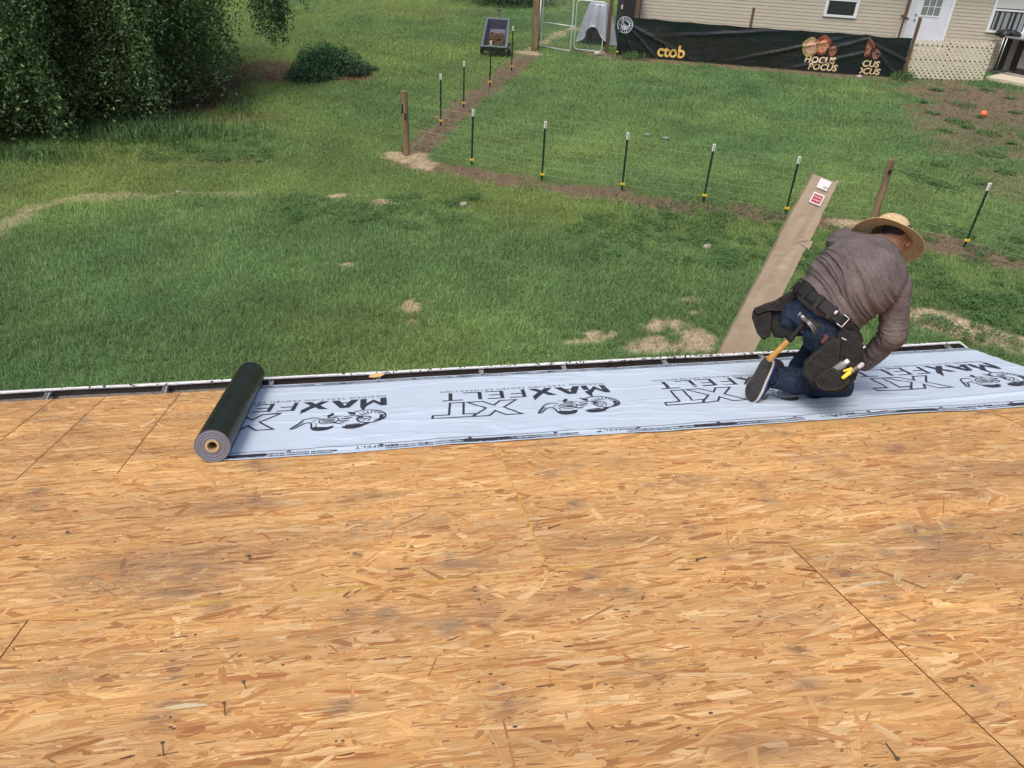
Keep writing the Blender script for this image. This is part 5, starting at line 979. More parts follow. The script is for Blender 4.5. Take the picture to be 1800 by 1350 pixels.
# ------------------------------------------------------------------ covered grill
gc_ = gr(1040, 84) + np.array([.35, .75, 0]); grill = thing('covered_grill', 'barbecue grill under a loose silver cover behind the right gate leaf', 'grill', gc_)
ux = nrm(gd - gcx); uy = np.array([-ux[1], ux[0], 0]); M['cover'] = mat('silver_tarp', (.34, .37, .43), .38, .25, noise=(5, .15)); M['grill_dark'] = mat('grill_black', (.02, .022, .022), .5)
V = []; F = []; NA_, NZ_ = 90, 34
for i in range(NZ_ + 1):
    t_ = i / NZ_; zc = 1.45 * (1 - t_ ** 1.9)
    for k_ in range(NA_):
        a = 6.28318 * k_ / NA_; rx = .32 * min(1, (t_ * 5) ** .5) + .40 * t_ ** 1.3; ry = .26 * min(1, (t_ * 5) ** .5) + .26 * t_ ** 1.3
        if i == 0: rx = ry = .01
        f_ = 1 + (.10 * t_ + .02) * math.sin(7 * a + 1.3 * t_) + .05 * t_ * math.sin(13 * a + .7)
        front = math.exp(-(((a + math.pi / 2 + math.pi) % (2 * math.pi) - math.pi) / .55) ** 2); zz_ = max(zc, .05 + .62 * front * 1.0) if t_ > .5 else zc
        V.append(gc_ + ux * rx * f_ * math.cos(a) + uy * ry * f_ * math.sin(a) + np.array([0, 0, zz_]))
F = [(i * NA_ + k_, i * NA_ + (k_ + 1) % NA_, (i + 1) * NA_ + (k_ + 1) % NA_, (i + 1) * NA_ + k_) for i in range(NZ_) for k_ in range(NA_)]
link_mesh('cover', np_mesh('cover', np.array(V), np.array(F)), M['cover'], grill, smooth=True)
box_part('firebox', M['grill_dark'], grill, gc_ + np.array([0, 0, .62]), ux * .30, uy * .20, (0, 0, .14), bevel=.02); b_ = MB()
for a_, c_ in ((-.26, -.16), (.26, -.16), (-.26, .16), (.26, .16)): b_.box(gc_ + ux * a_ + uy * c_ + np.array([0, 0, .24]), ux * .02, uy * .02, (0, 0, .24))
b_.box(gc_ + np.array([0, 0, .16]), ux * .28, uy * .18, (0, 0, .01)); b_.build('stand', M['grill_dark'], grill); MB().tube([gc_ + ux * -.2 - uy * .24 + np.array([0, 0, .62]), gc_ - uy * .27 + np.array([0, 0, .60]), gc_ + ux * .2 - uy * .24 + np.array([0, 0, .62])], .013, 8).build('handle', M['galv'], grill)
# ------------------------------------------------------------------ the neighbouring house
HA = gr(1083, 97); HB = gr(1585, 138); hd_ = nrm(HB - HA); hn_ = np.array([-hd_[1], hd_[0], 0.0]); OFF = 2.7; HO = HA + hn_ * OFF
def W(s, z_, o=0.0): return HO + hd_ * s + hn_ * -o + np.array([0, 0, z_])     # o: metres in front of the wall
def wallpt(px, py, off=OFF):
    d = ray(px, py); P0 = HA + hn_ * off; t_ = ((P0 - CAM) @ hn_) / (d @ hn_); P_ = CAM + d * t_; return float((P_ - P0) @ hd_), float(P_[2])
nb = thing('neighbour_house', 'long beige vinyl sided house at the top right', 'house', HO); M['siding'] = mat('beige_vinyl', (.50, .455, .375), .5, noise=(3, .05)); M['pvc'] = mat('white_vinyl_trim', (.74, .76, .80), .4, noise=(12, .08))
s0 = wallpt(1119, 20)[0] + .12; S1 = 22.0; sd = MB(); lap = MB(); ex = .115
for i in range(26):
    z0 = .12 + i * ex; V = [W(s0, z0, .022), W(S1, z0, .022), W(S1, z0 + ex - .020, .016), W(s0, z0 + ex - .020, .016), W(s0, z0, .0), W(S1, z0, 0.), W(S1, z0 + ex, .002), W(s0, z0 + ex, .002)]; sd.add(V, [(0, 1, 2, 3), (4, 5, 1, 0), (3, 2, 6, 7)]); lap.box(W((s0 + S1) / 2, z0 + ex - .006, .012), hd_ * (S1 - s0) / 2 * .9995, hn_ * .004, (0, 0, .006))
V = [W(s0, 0), W(S1, 0), W(S1, 3.1), W(s0, 3.1)]; sd.add(V + [v - hn_ * -8 for v in V], [(4, 5, 6, 7), (0, 4, 7, 3), (1, 2, 6, 5)]); wl_ = sd.build('wall', M['siding'], nb); tag(lap.build('lap_shade', mat('lap_shade', (.20, .18, .15), .8), wl_), kind='stuff')  # lap strips: dark colour painting the shadow line under each siding board
box_part('corner_trim', M['pvc'], nb, W(s0 - .04, 1.55, .012), hd_ * .055, hn_ * .025, (0, 0, 1.55)); box_part('foundation', mat('block_base', (.3, .29, .27), .8, noise=(6, .2)), nb, W((s0 + S1) / 2, .05, .0), hd_ * (S1 - s0) / 2, hn_ * .026, (0, 0, .07))
rfm = MB(); V = [W(s0 - .4, 3.05, .45), W(S1, 3.05, .45), W(S1, 5.0, -4), W(s0 - .4, 5.0, -4), W(S1, 3.05, -8.4), W(s0 - .4, 3.05, -8.4)]; V2 = [v + np.array([0, 0, .12]) for v in V]; rfm.add(V + V2, [(0, 3, 2, 1), (3, 5, 4, 2), (6, 7, 8, 9), (9, 8, 10, 11), (0, 1, 7, 6), (1, 2, 8, 7), (2, 4, 10, 8), (4, 5, 11, 10), (5, 3, 9, 11), (3, 0, 6, 9)]); rfm.build('roof', mat('grey_shingle', (.10, .095, .09), .9, noise=(30, .3)), nb)
M['pane'] = mat('dark_window_glass', (.03, .035, .04), .12, spec=.8); M['curtain'] = mat('grey_curtain', (.26, .28, .30), .8); M['blind'] = mat('white_blind', (.55, .57, .55), .6)
def window(sa, sb, z0, z1, mid, lab_, curtain=None):
    fr = MB(); c = (sa + sb) / 2; hw = (sb - sa) / 2; ft = .075
    for a_, b_, x_, z_ in ((sa + ft / 2, (z0 + z1) / 2, ft / 2, (z1 - z0) / 2), (sb - ft / 2, (z0 + z1) / 2, ft / 2, (z1 - z0) / 2)): fr.box(W(a_, b_, .040), hd_ * x_, hn_ * .03, (0, 0, z_))
    for z_, h_ in ((z0 + ft / 2, ft / 2), (z1 - ft / 2, ft / 2), (mid, .028)): fr.box(W(c, z_, .034), hd_ * (hw - ft), hn_ * .036, (0, 0, h_))
    f_ = fr.build('window', M['pvc'], nb); g_ = .03
    for a_ in (sa + ft + g_ / 2, sb - ft - g_ / 2): box_part('sash', M['pvc'], f_, W(a_, (z0 + mid) / 2, .042), hd_ * g_ / 2, hn_ * .012, (0, 0, (mid - z0) / 2 - ft / 2 - .01))
    pn = box_part('pane', M['pane'], f_, W(c, (z0 + z1) / 2, .036), hd_ * (hw - ft), hn_ * .003, (0, 0, (z1 - z0) / 2 - ft))
    if curtain:
        cu_ = MB(); 
        for i in range(6): s_ = sa + ft + .06 + i * (sb - sa - .22) / 6; cu_.box(W(s_ + .05, (z0 + mid) / 2, .0402), hd_ * (.03 + .02 * (i % 3)), hn_ * .001, (0, 0, (mid - z0) / 2 - .06))
        cu_.build('curtain', M['curtain'], f_); box_part('blind', M['blind'], f_, W(c, (mid + z1) / 2, .0402), hd_ * (hw - ft - .01), hn_ * .001, (0, 0, (z1 - mid) / 2 - .06))
    return f_
a_ = wallpt(1446, 28); b_ = wallpt(1502, 33); z0_ = a_[1]; window(a_[0], b_[0] + .03, z0_, z0_ + 1.15, z0_ + .55, '')
a_ = wallpt(1731, 56); b_ = wallpt(1797, 60); window(a_[0], b_[0] + .05, a_[1], a_[1] + 1.4, a_[1] + .72, '', True)
# door with nine lights
dl = wallpt(1598, 36)[0]; dr = wallpt(1654, 64)[0]; gz = wallpt(1617, 26)[1]; gsa = wallpt(1617, 26)[0]; gsb = wallpt(1648, 31)[0]; dz0 = gz - 1.02
door = box_part('door', mat('white_door_paint', (.66, .70, .78), .35, noise=(2.5, .06)), nb, W((dl + dr) / 2, dz0 + 1.02, .025), hd_ * (dr - dl) / 2, hn_ * .02, (0, 0, 1.02)); dt = MB()
for s_ in (dl - .06, dr + .06): dt.box(W(s_, dz0 + 1.05, .03), hd_ * .055, hn_ * .03, (0, 0, 1.08))
dt.box(W((dl + dr) / 2, dz0 + 2.1, .03), hd_ * ((dr - dl) / 2 + .002), hn_ * .03, (0, 0, .05)); dt.build('door_trim', M['pvc'], door); gf = MB(); gc2 = (gsa + gsb) / 2; gw = (gsb - gsa) / 2
gf.box(W(gc2, gz - .02, .052), hd_ * (gw + .04), hn_ * .008, (0, 0, .022))
for s_ in (gsa - .02, gsa + gw * 2 / 3, gsb - gw * 2 / 3, gsb + .02): gf.box(W(s_, gz + .42, .0525), hd_ * (.018 if s_ < gsa or s_ > gsb else .010), hn_ * .0072, (0, 0, .42))
for z_ in (.28, .56, .84): gf.box(W(gc2, gz + z_, .053), hd_ * gw, hn_ * .0062, (0, 0, .010))
gf.build('window_grille', M['pvc'], door); box_part('door_glass', mat('door_glass', (.20, .23, .23), .15, spec=.8), door, W(gc2, gz + .42, .0475), hd_ * gw, hn_ * .002, (0, 0, .42))
for z_, px, py in ((0, 1606, 33), (1, 1608.5, 24)): s_, zz_ = wallpt(px, py); MB().ell(W(s_ + .03, zz_, .075), (hd_, hn_, (0, 0, 1)), (.036, .03, .036)).build('door_knob' if z_ == 0 else 'deadbolt', M['galv'], door, smooth=True)
# porch slab, post and side lattice
def lattice(par, O, ux, W_, H0, H1, nrmv, pitch=.125, wd=.040, th=.006, m_='lattice', name='lattice_panel'):
    o = MB(); Hh = H1 - H0; n = int((W_ + Hh) / pitch)
    for i in range(n + 2):
        for sgn in (1, -1):
            c0 = i * pitch - .03; a0 = max(0, c0 - Hh); a1 = min(W_, c0)
            if a1 - a0 < .03: continue
            p_ = lambda x: O + ux * (x if sgn > 0 else W_ - x) + np.array([0, 0, H0 + (c0 - x)]) + nrmv * (th * sgn * .52); A_ = p_(a0); B_ = p_(a1); d = nrm(B_ - A_); o.box((A_ + B_) / 2, d * np.linalg.norm(B_ - A_) / 2, nrm(np.cross(d, nrmv)) * wd / 2, nrmv * th / 2)
    return o.build(name, M[m_], par)
M['lattice'] = mat('cream_plastic_lattice', (.66, .62, .48), .55, noise=(3, .12)); M['lattice_white'] = mat('white_lattice', (.62, .61, .58), .55)
LA = gr(1592, 138); LB = gr(1726, 143); lu = nrm(LB - LA); lw = np.linalg.norm(LB - LA); ln = np.array([-lu[1], lu[0], 0])
lp_ = thing('lattice_screen', 'cream diagonal lattice panel standing below the white door', 'lattice', LA); lattice(lp_, LA, lu, lw, .02, 1.22, -ln, pitch=.17, wd=.062); rl = MB()
for z_ in (.12, .60, 1.05): rl.box(LA + lu * lw / 2 + ln * .04 + np.array([0, 0, z_]), lu * lw / 2, ln * .018, (0, 0, .035))
for s_ in (.45, .98): rl.box(LA + lu * lw * s_ + ln * .085 + np.array([0, 0, .6]), lu * .03, ln * .02, (0, 0, .6))
rl.build('back_rail', M['brown_wood'], lp_)
pp_ = gr(1585, 138); cp = thing('corner_post', 'brown wooden post between the banner and the lattice panel', 'post', pp_); _, hh = hpost((1585, 138), (1610, 30)); box_part('post', M['brown_wood'], cp, pp_ + np.array([0, -.03, hh / 2]), hd_ * .045, hn_ * .045, (0, 0, hh / 2))
po = thing('porch', 'small wooden porch with white lattice side below the door', 'porch', W(dl - .35, 0, .6)); dk = dz0 - .03
box_part('deck', mat('step_concrete', (.42, .38, .31), .85, noise=(5, .15)), po, W((dl + dr) / 2 + .1, dk / 2 + .0, .26), hd_ * 1.0, hn_ * .22, (0, 0, dk / 2)); sp0 = wallpt(1588, 24); a1_ = W(dl - .30, 0, .08); a2_ = W(dl - .30, 0, 1.0)
lattice(po, a2_ + np.array([0, 0, dk]), hn_, .90, .0, .95, hd_, .11, .036, m_='lattice_white', name='side_lattice'); box_part('hand_rail', M['brown_wood'], po, (a1_ + a2_) / 2 + np.array([0, 0, dk + 1.0]), hd_ * .03, hn_ * .47, (0, 0, .03)); box_part('porch_post', M['brown_wood'], po, W(dl - .30, 1.7, .04 + .5), hd_ * .05, hn_ * .05, (0, 0, 1.35))
mp_, hm2 = hpost((1308, 108), (1317, 14)); mpt = thing('wood_post', 'slim brown post sticking up behind the middle of the banner', 'post', mp_); box_part('post', M['brown_wood'], mpt, mp_ + hn_ * .15 + np.array([0, 0, hm2 / 2]), hd_ * .045, hn_ * .045, (0, 0, hm2 / 2))
p_ = gr(1110, 99) + hn_ * .5; t_ = thing('wood_post', 'brown post close beside the white house corner', 'post', p_); box_part('post', M['brown_wood'], t_, p_ + np.array([0, 0, 1.1]), hd_ * .07, hn_ * .07, (0, 0, 1.15))
cbx = gr(1093, 92) + hn_ * 1.6; cb_ = thing('storage_cabinet', 'dark grey storage cabinet between the gate and the house corner', 'cabinet', cbx); box_part('cabinet_body', mat('charcoal_plastic', (.035, .037, .042), .5), cb_, cbx + np.array([0, 0, .95]), hd_ * .42, hn_ * .3, (0, 0, .95), bevel=.02); box_part('cabinet_door', M['grill_dark'], cb_, cbx - hn_ * .31 + np.array([0, 0, .95]), hd_ * .19, hn_ * .008, (0, 0, .9))
B, h = hpost((1084, 98), (1094, 0)); bpst = thing('steel_post', 'dark T post at the left end of the long banner', 'post', B); tpost(bpst, B, 1.62)
# ------------------------------------------------------------------ banners on the fence
M['vinyl'] = mat('black_vinyl', (.010, .016, .018), .26, noise=(4, .3), spec=.6); M['ghost'] = mat('painted_over_letters', (.006, .007, .004), .6); M['gold'] = mat('gold_print', (.72, .47, .13), .5, noise=(30, .2)); M['cream'] = mat('cream_print', (.72, .55, .32), .5, noise=(25, .2)); M['sil'] = mat('silver_print', (.50, .54, .62), .4)
def bdisp(s, z_, sd_=0):
    s = np.asarray(s, float); z_ = np.asarray(z_, float)
    f = .05 * (fbm(s * .8 + z_ * 1.2, z_ * 2.2 - s * .35, seed=130 + sd_) - .5)
    for (a0, z0, k_, wd) in ((0.0, 1.15, -.42, .055), (0.1, 1.15, -.9, .05), (0.05, 1.1, -2.0, .05), (3.0, .9, .12, .06), (4.8, .35, .28, .05), (7.6, .9, .35, .06), (6.6, .2, .3, .06)): q_ = (z_ - z0 - k_ * (s - a0)) / wd; f = f + .030 * np.exp(-q_ ** 2) * np.exp(-((s - a0 - .9) / 1.7) ** 2) * 1.15
    return f
def banner(name, label, A_, W_, H_f, off, seed):
    root = thing(name, label, 'banner', A_); top = lambda s: 1.24 - .035 * np.sin(math.pi * np.clip(s / W_, 0, 1)) - .02 * np.abs(np.sin(s * 2.6))
    def BPf(s, z_, e=0.): s = np.asarray(s, float); z_ = np.asarray(z_, float); zz_ = np.minimum(z_, 99) * (top(s) / 1.24) + .03; return A_ + s[..., None] * hd_ - (bdisp(s, z_, seed) + off + e)[..., None] * hn_ + zz_[..., None] * np.array([0, 0, 1.])
    S_, Z_ = np.meshgrid(np.linspace(0, W_, int(W_ * 26)), np.linspace(0, 1.24, 40)); I_ = np.arange(S_.size).reshape(S_.shape)
    link_mesh('banner_cloth', np_mesh('b', BPf(S_, Z_).reshape(-1, 3), np.stack([I_[:-1, :-1].ravel(), I_[:-1, 1:].ravel(), I_[1:, 1:].ravel(), I_[1:, :-1].ravel()], 1)), M['vinyl'], root, smooth=True)
    def put(shape, m_, nm, e=.006):
        V_ = np.array(shape[0], float)
        if len(V_) == 0: return
        P_ = BPf(V_[:, 0], V_[:, 1], e); me = bpy.data.meshes.new(nm); me.from_pydata([tuple(p) for p in P_], [], shape[1]); me.update(); return link_mesh(nm, me, m_, root)
    return root, put
BL = HA; WB = float((gr(1508, 131) - HA) @ hd_); bn1, put = banner('banner', 'long sagging black banner with gold ctob letters, round seal and full HOCUS POCUS', HA, WB, 1.2, .06, 0)
def bp_(px, py): s_, z_ = wallpt(px, py, -.06); return s_, z_ - .03
def txt(put, body, pxl, pxr, m_, bold, e=.006, clip=None, hscale=1.0, nm='lettering', shear=0):
    (sl, zl), (sr, zr) = bp_(*pxl), bp_(*pxr); sh = text2d(body, 1.0, 0, 1.0, maxedge=None); w0 = max(x for x, y in sh[0]); size = (sr - sl) / w0
    sh = text2d(body, size * hscale, bold, 1.0, maxedge=.12, shear=shear); w1 = max(x for x, y in sh[0]); V_ = [(sl + x * (sr - sl) / w1, zl + y) for x, y in sh[0]]; F_ = sh[1]
    if clip is not None: F_ = [f for f in F_ if min(V_[i][0] for i in f) > clip]
    put((V_, F_), m_, nm, e)
txt(put, 'Movie Night', (1150, 68), (1300, 80), M['ghost'], .02, .006, hscale=.8); txt(put, 'Halloween Christmas', (1130, 78), (1400, 94), M['ghost'], .02, .006, hscale=1.1)
txt(put, 'O', (1136, 93), (1152, 96), M['ghost'], .02); txt(put, 'ctob', (1154, 98), (1203, 101), M['gold'], .014, .010, hscale=1.05); txt(put, 'er 30th @ 7pm', (1206, 102), (1392, 120), M['ghost'], .02, .006, hscale=1.1)
txt(put, 'HOCUS', (1413, 108), (1467, 113), M['cream'], .008, .008, hscale=.95, shear=.12); txt(put, 'POCUS', (1419, 121), (1470, 126), M['cream'], .008, .008, hscale=.95, shear=.12)
s_, z_ = bp_(1099, 43); ringp = lambda r0, r1, n=40: ([(s_ + r * math.cos(a), z_ + r * math.sin(a) * 1.0) for a in np.linspace(0, 2 * math.pi, n, endpoint=False) for r in (r0, r1)], [(2 * i, 2 * i + 1, (2 * i + 3) % (2 * n), (2 * i + 2) % (2 * n)) for i in range(n)])
put(ringp(.245, .27), M['sil'], 'seal', .012); put(ringp(.0, .165), M['sil'], 'seal', .012)
for i in range(16): a = i * .3927; c_ = np.array([s_, z_]) + .205 * np.array([math.cos(a), math.sin(a)]); t_ = np.array([-math.sin(a), math.cos(a)]); put(stroke2d([c_ - t_ * .02, c_ + t_ * .02], .035), M['sil'], 'seal_mark', .012)
# three generic painted portraits above the title (a plain stand-in)
def portraits(put, x0, y0, which, clip=None):
    for (px, py), rr, hc, fc, big in which:
        s_, z_ = bp_(px, py)
        for m_, sx, sz, dx, dz, e in ((mat('printed_hair', hc, .6, noise=(8, .5)), rr * 1.35, rr * 1.55, 0, -.02 if big else .02, .006), (mat('printed_face', fc, .6, noise=(9, .25)), rr * .8, rr * 1.05, .02, -.02, .009)):
            pts_ = [(s_ + dx + sx * math.cos(a) * (1 + .07 * math.sin(5 * a)), z_ + dz + sz * math.sin(a) * (1 + .05 * math.cos(4 * a))) for a in np.arange(0, 6.28, .26)]
            if clip is not None: pts_ = [(max(clip, x), y) for x, y in pts_]
            put(fillpoly(pts_, .1), m_, 'portrait', e)
        for q_ in (-1, 1):
            ex_ = s_ + .02 + q_ * rr * .32
            if clip is None or ex_ > clip + .03: put(fillpoly([(ex_ + .028 * math.cos(a), z_ + .01 + .016 * math.sin(a)) for a in np.arange(0, 6.28, .8)], .1), M['ghost'], 'portrait', .012)
        if clip is None or s_ > clip + .06: put(fillpoly([(s_ + .02 + .045 * math.cos(a), z_ - rr * .55 + .012 * math.sin(a)) for a in np.arange(0, 6.28, .8)], .1), M['gold_red'], 'portrait', .012)
M['gold_red'] = mat('printed_red', (.30, .03, .03), .6)
G3 = [((1425, 80), .20, (.34, .25, .11), (.55, .33, .23), True), ((1446, 79), .20, (.24, .06, .03), (.50, .23, .14), False), ((1463, 88), .15, (.03, .015, .015), (.30, .13, .10), False)]
portraits(put, 0, 0, G3)
SB = float((gr(1500, 131) - HA) @ hd_); EB = float((HB - HA) @ hd_) - .05; bn2, put2 = banner('banner', 'short black vinyl banner overlapped by the long one, with only CUS letters showing', HA + hd_ * SB, EB - SB, 1.2, .02, 5)
put2b = lambda shape, m_, nm, e=.006: put2(([(x - SB, y) for x, y in shape[0]], shape[1]), m_, nm, e)
clipx = bp_(1510, 100)[0]
txt(put2b, 'HOCUS', (1490, 114), (1545, 119), M['cream'], .008, .008, clip=clipx, hscale=.95, shear=.12); txt(put2b, 'POCUS', (1494, 128), (1546, 132), M['cream'], .008, .008, clip=clipx, hscale=.95, shear=.12); portraits(put2b, 0, 0, [((1522, 84), .20, (.17, .045, .025), (.38, .17, .11), False), ((1540, 93), .15, (.03, .015, .015), (.30, .13, .10), False)], clip=clipx)
# ------------------------------------------------------------------ kennel, concrete strip, ball, cart
kc = gr(1741, 118); kd = nrm(gr(1815, 130) - kc); kn_ = np.array([-kd[1], kd[0], 0]); cs = MB(); q0 = gr(1732, 141); q1 = gr(1830, 160); qd = nrm(q1 - q0); qn = np.array([-qd[1], qd[0], 0]); L_ = 5.0
cs.box(q0 + qd * L_ / 2 + qn * .8 + np.array([0, 0, .06]), qd * L_ / 2, qn * .8, (0, 0, .06)); tag(cs.build('pavement', mat('pale_concrete', (.55, .48, .37), .85, noise=(4, .1), bump=(30, .2)), origin=q0), kind='structure')
kq = gr(1744, 126, .12); kd = qd; kn_ = qn; ken = thing('dog_kennel', 'black chain-link dog kennel on the concrete strip at the right edge', 'kennel', kq); kf = MB(); KW, KH, KD = 2.6, 1.12, 1.0; zz = lambda x, y, z_: kq + kd * x + kn_ * y + np.array([0, 0, z_])
for (x0, y0, z0), (x1, y1, z1) in (((0, 0, 0), (0, 0, KH)), ((1.25, 0, 0), (1.25, 0, KH)), ((KW, 0, 0), (KW, 0, KH)), ((0, KD, 0), (0, KD, KH)), ((0, 0, .02), (KW, 0, .02)), ((0, 0, KH), (KW, 0, KH)), ((0, 0, KH), (0, KD, KH)), ((0, KD, KH), (KW, KD, KH)), ((.1, 0, 0), (.1, 0, KH))): kf.tube([zz(x0, y0, z0), zz(x1, y1, z1)], .019, 8)
kf.build('kennel_frame', M['galv'], ken, smooth=True); M['mesh_dark'] = mat('dark_chain_wire', (.05, .055, .055), .5, .3); chain(ken, kq, kd, KW, .03, KH - .02, .075, .0016, 'mesh_dark')
box_part('kennel_back', M['grill_dark'], ken, zz(KW / 2, KD, KH / 2), kd * KW / 2, kn_ * .01, (0, 0, KH / 2)); box_part('kennel_top', M['cover'], ken, zz(KW / 2, KD / 2, KH + .03), kd * KW / 2, kn_ * KD / 2, (0, 0, .008)); box_part('kennel_side', M['grill_dark'], ken, zz(-.02, KD / 2, KH / 2), kd * .006, kn_ * KD / 2, (0, 0, KH / 2))
hp = thing('paper_board', 'pale square board standing inside the dog kennel', 'board', zz(.85, .5, 0)); box_part('board', mat('pale_board', (.30, .29, .26), .7), hp, zz(.85, .5, .52), kd * .30, kn_ * .02, (0, 0, .34)); box_part('board_foot', M['grill_dark'], hp, zz(.85, .5, .09), kd * .28, kn_ * .06, (0, 0, .09))
nrm3 = lambda i: (nrm(kd + kn_ * math.sin(i * 2.3) + np.array([0, 0, .5 * math.cos(i)])), kn_, np.array([0, 0, 1.]))
bg_ = thing('bin_bag', 'crumpled black bag on top of the kennel corner', 'bag', zz(0, .3, KH)); bb = MB(); 
for i in range(9): bb.ell(zz(random.uniform(-.30, .25), .25 + random.uniform(-.15, .2), KH + random.uniform(.0, .16)), nrm3(i), (.17, .13, .10))
link_mesh('bag_body', organic(bb, .03, 1), M['grill_dark'], bg_, smooth=False); pass
def ball(px, py, r, m_, label, name='ball'): c = gr(px, py, r * .8); o = MB(); o.ell(c, ((1, 0, 0), (0, 1, 0), (0, 0, 1)), (r, r, r)); return tag(o.build(name, m_, origin=c - np.array([0, 0, r]), smooth=True), label, name)
ball(1729, 200, .095, mat('orange_rubber', (.85, .16, .07), .5), 'small orange ball on the worn brown yard')
for px, py, lab in ((1137, 239, 'left of two pale discs lying on the fenced lawn'), (1170, 245, 'right of two pale discs lying on the fenced lawn')):
    c = gr(px, py); o = MB(); o.loft([(c + np.array([0, 0, z_]), (1, 0, 0), r_, (0, 1, 0), r_) for z_, r_ in ((.03, .06), (.042, .09), (.05, .08), (.055, .04))], 20); tag(o.build('flying_disc', mat('mint_disc', (.16, .27, .20), .5), origin=c), lab, 'disc')
M['stone'] = mat('pale_stone', (.36, .34, .30), .8, noise=(20, .2))
for px, py, r, lab in ((814, 362, .085, 'flat pale stone in the grass below the side fence'), (313, 339, .05, 'small white stone on the dirt path at left'), (653, 538, .03, 'tiny white stone in the middle of the near lawn'), (965, 626, .025, 'tiny white stone beside the gutter'), (1233, 546, .03, 'tiny white stone above the sandy patch'), (1243, 437, .09, 'grey stone in the weeds below the wire fence'), (1050, 97, .14, 'white stone at the foot of the brown gate post'), (1510, 137, .12, 'white stone under the banner join')):
    c = gr(px, py); o = MB(); o.ell(c + np.array([0, 0, r * .35]), ((1, .3, 0), (-.3, 1, 0), (0, 0, 1)), (r, r * .7, r * .5), 9); tag(o.build('stone', M['stone'], origin=c), lab, 'stone')
# dump cart with mulch
cA = gr(847, 99); cB = gr(887, 108); M['cart'] = mat('grey_blue_poly', (.085, .10, .135), .5, noise=(8, .15)); cart = thing('dump_cart', 'grey plastic dump cart tipped forward with mulch inside, beside the side fence', 'cart', cA); cu = nrm(np.array([RT[0] * .98, RT[1] - .10, 0])); cwid = .84; cv = np.array([-cu[1], cu[0], 0]); tilt = nrm(cv * .78 + np.array([0, 0, .55])); cup = nrm(np.cross(cu, tilt))
CL = 1.25; base = cA + np.array([0, 0, .10]); q = lambda x, y, z_: base + cu * (x * cwid) + tilt * (y * CL) + cup * z_; tub = MB(); inn = .045
O4 = [q(-.02, 0, .30), q(1.02, 0, .30), q(.97, 1, .34), q(.03, 1, .34)]; B4 = [q(.10, .08, 0), q(.90, .08, 0), q(.86, .90, 0), q(.14, .90, 0)]; I4 = [q(.05, .05, .298), q(.95, .05, .298), q(.90, .95, .338), q(.10, .95, .338)]; J4 = [q(.16, .12, .03), q(.84, .12, .03), q(.80, .86, .03), q(.20, .86, .03)]
tub.add(O4 + B4 + I4 + J4, [(4, 5, 6, 7)] + [(i, (i + 1) % 4, 4 + (i + 1) % 4, 4 + i) for i in range(4)] + [(i, 8 + i, 8 + (i + 1) % 4, (i + 1) % 4) for i in range(4)] + [(8 + i, 12 + i, 12 + (i + 1) % 4, 8 + (i + 1) % 4) for i in range(4)] + [(15, 14, 13, 12)]); tub.build('tub', M['cart'], cart)
mu = MB(); 
for i in range(260): x_ = random.uniform(.2, .82); y_ = random.uniform(.12, .62) ; c = q(x_, y_, .05 + .14 * (1 - y_) * random.random() + .05); d1 = nrm(np.random.default_rng(i).normal(size=3)) * random.uniform(.02, .06); d2 = nrm(np.cross(d1, (0, .3, 1))) * .014; mu.box(c, d1, d2, nrm(np.cross(d1, d2)) * .010)
mu.add([q(.17, .13, .10), q(.83, .13, .10), q(.78, .70, .045), q(.22, .70, .045)], [(0, 1, 2, 3)]); tag(mu.build('mulch', mat('brown_mulch', (.13, .08, .05), .9, noise=(30, .4)), origin=q(.5, .3, 0)), kind='stuff')
for x_ in (.02, .98):
    c = q(x_, .35, -.02) + np.array([0, 0, -.02]); c = np.array([c[0], c[1], .20]) + cu * (.06 if x_ > .5 else -.06); wh_ = MB(); wh_.loft([(c + cu * s_, cv, r_, (0, 0, 1), r_) for s_, r_ in ((-.05, .17), (-.04, .195), (.04, .195), (.05, .17))], 24); ww_ = wh_.build('wheel', M['black_plastic'], cart, smooth=False); MB().loft([(c + cu * s_, cv, .085, (0, 0, 1), .085) for s_ in (-.056, .056)], 16).build('hub', M['galv'], ww_)
MB().tube([q(.5, 1, .1), q(.5, 1.25, .28), q(.5, 1.3, .34)], .02, 8).tube([q(.38, 1.3, .34), q(.62, 1.3, .34)], .022, 8).build('cart_handle', M['black_plastic'], cart); MB().tube([q(.02, .35, -.15), q(.98, .35, -.15)], .02, 8).build('axle', M['black_plastic'], cart)
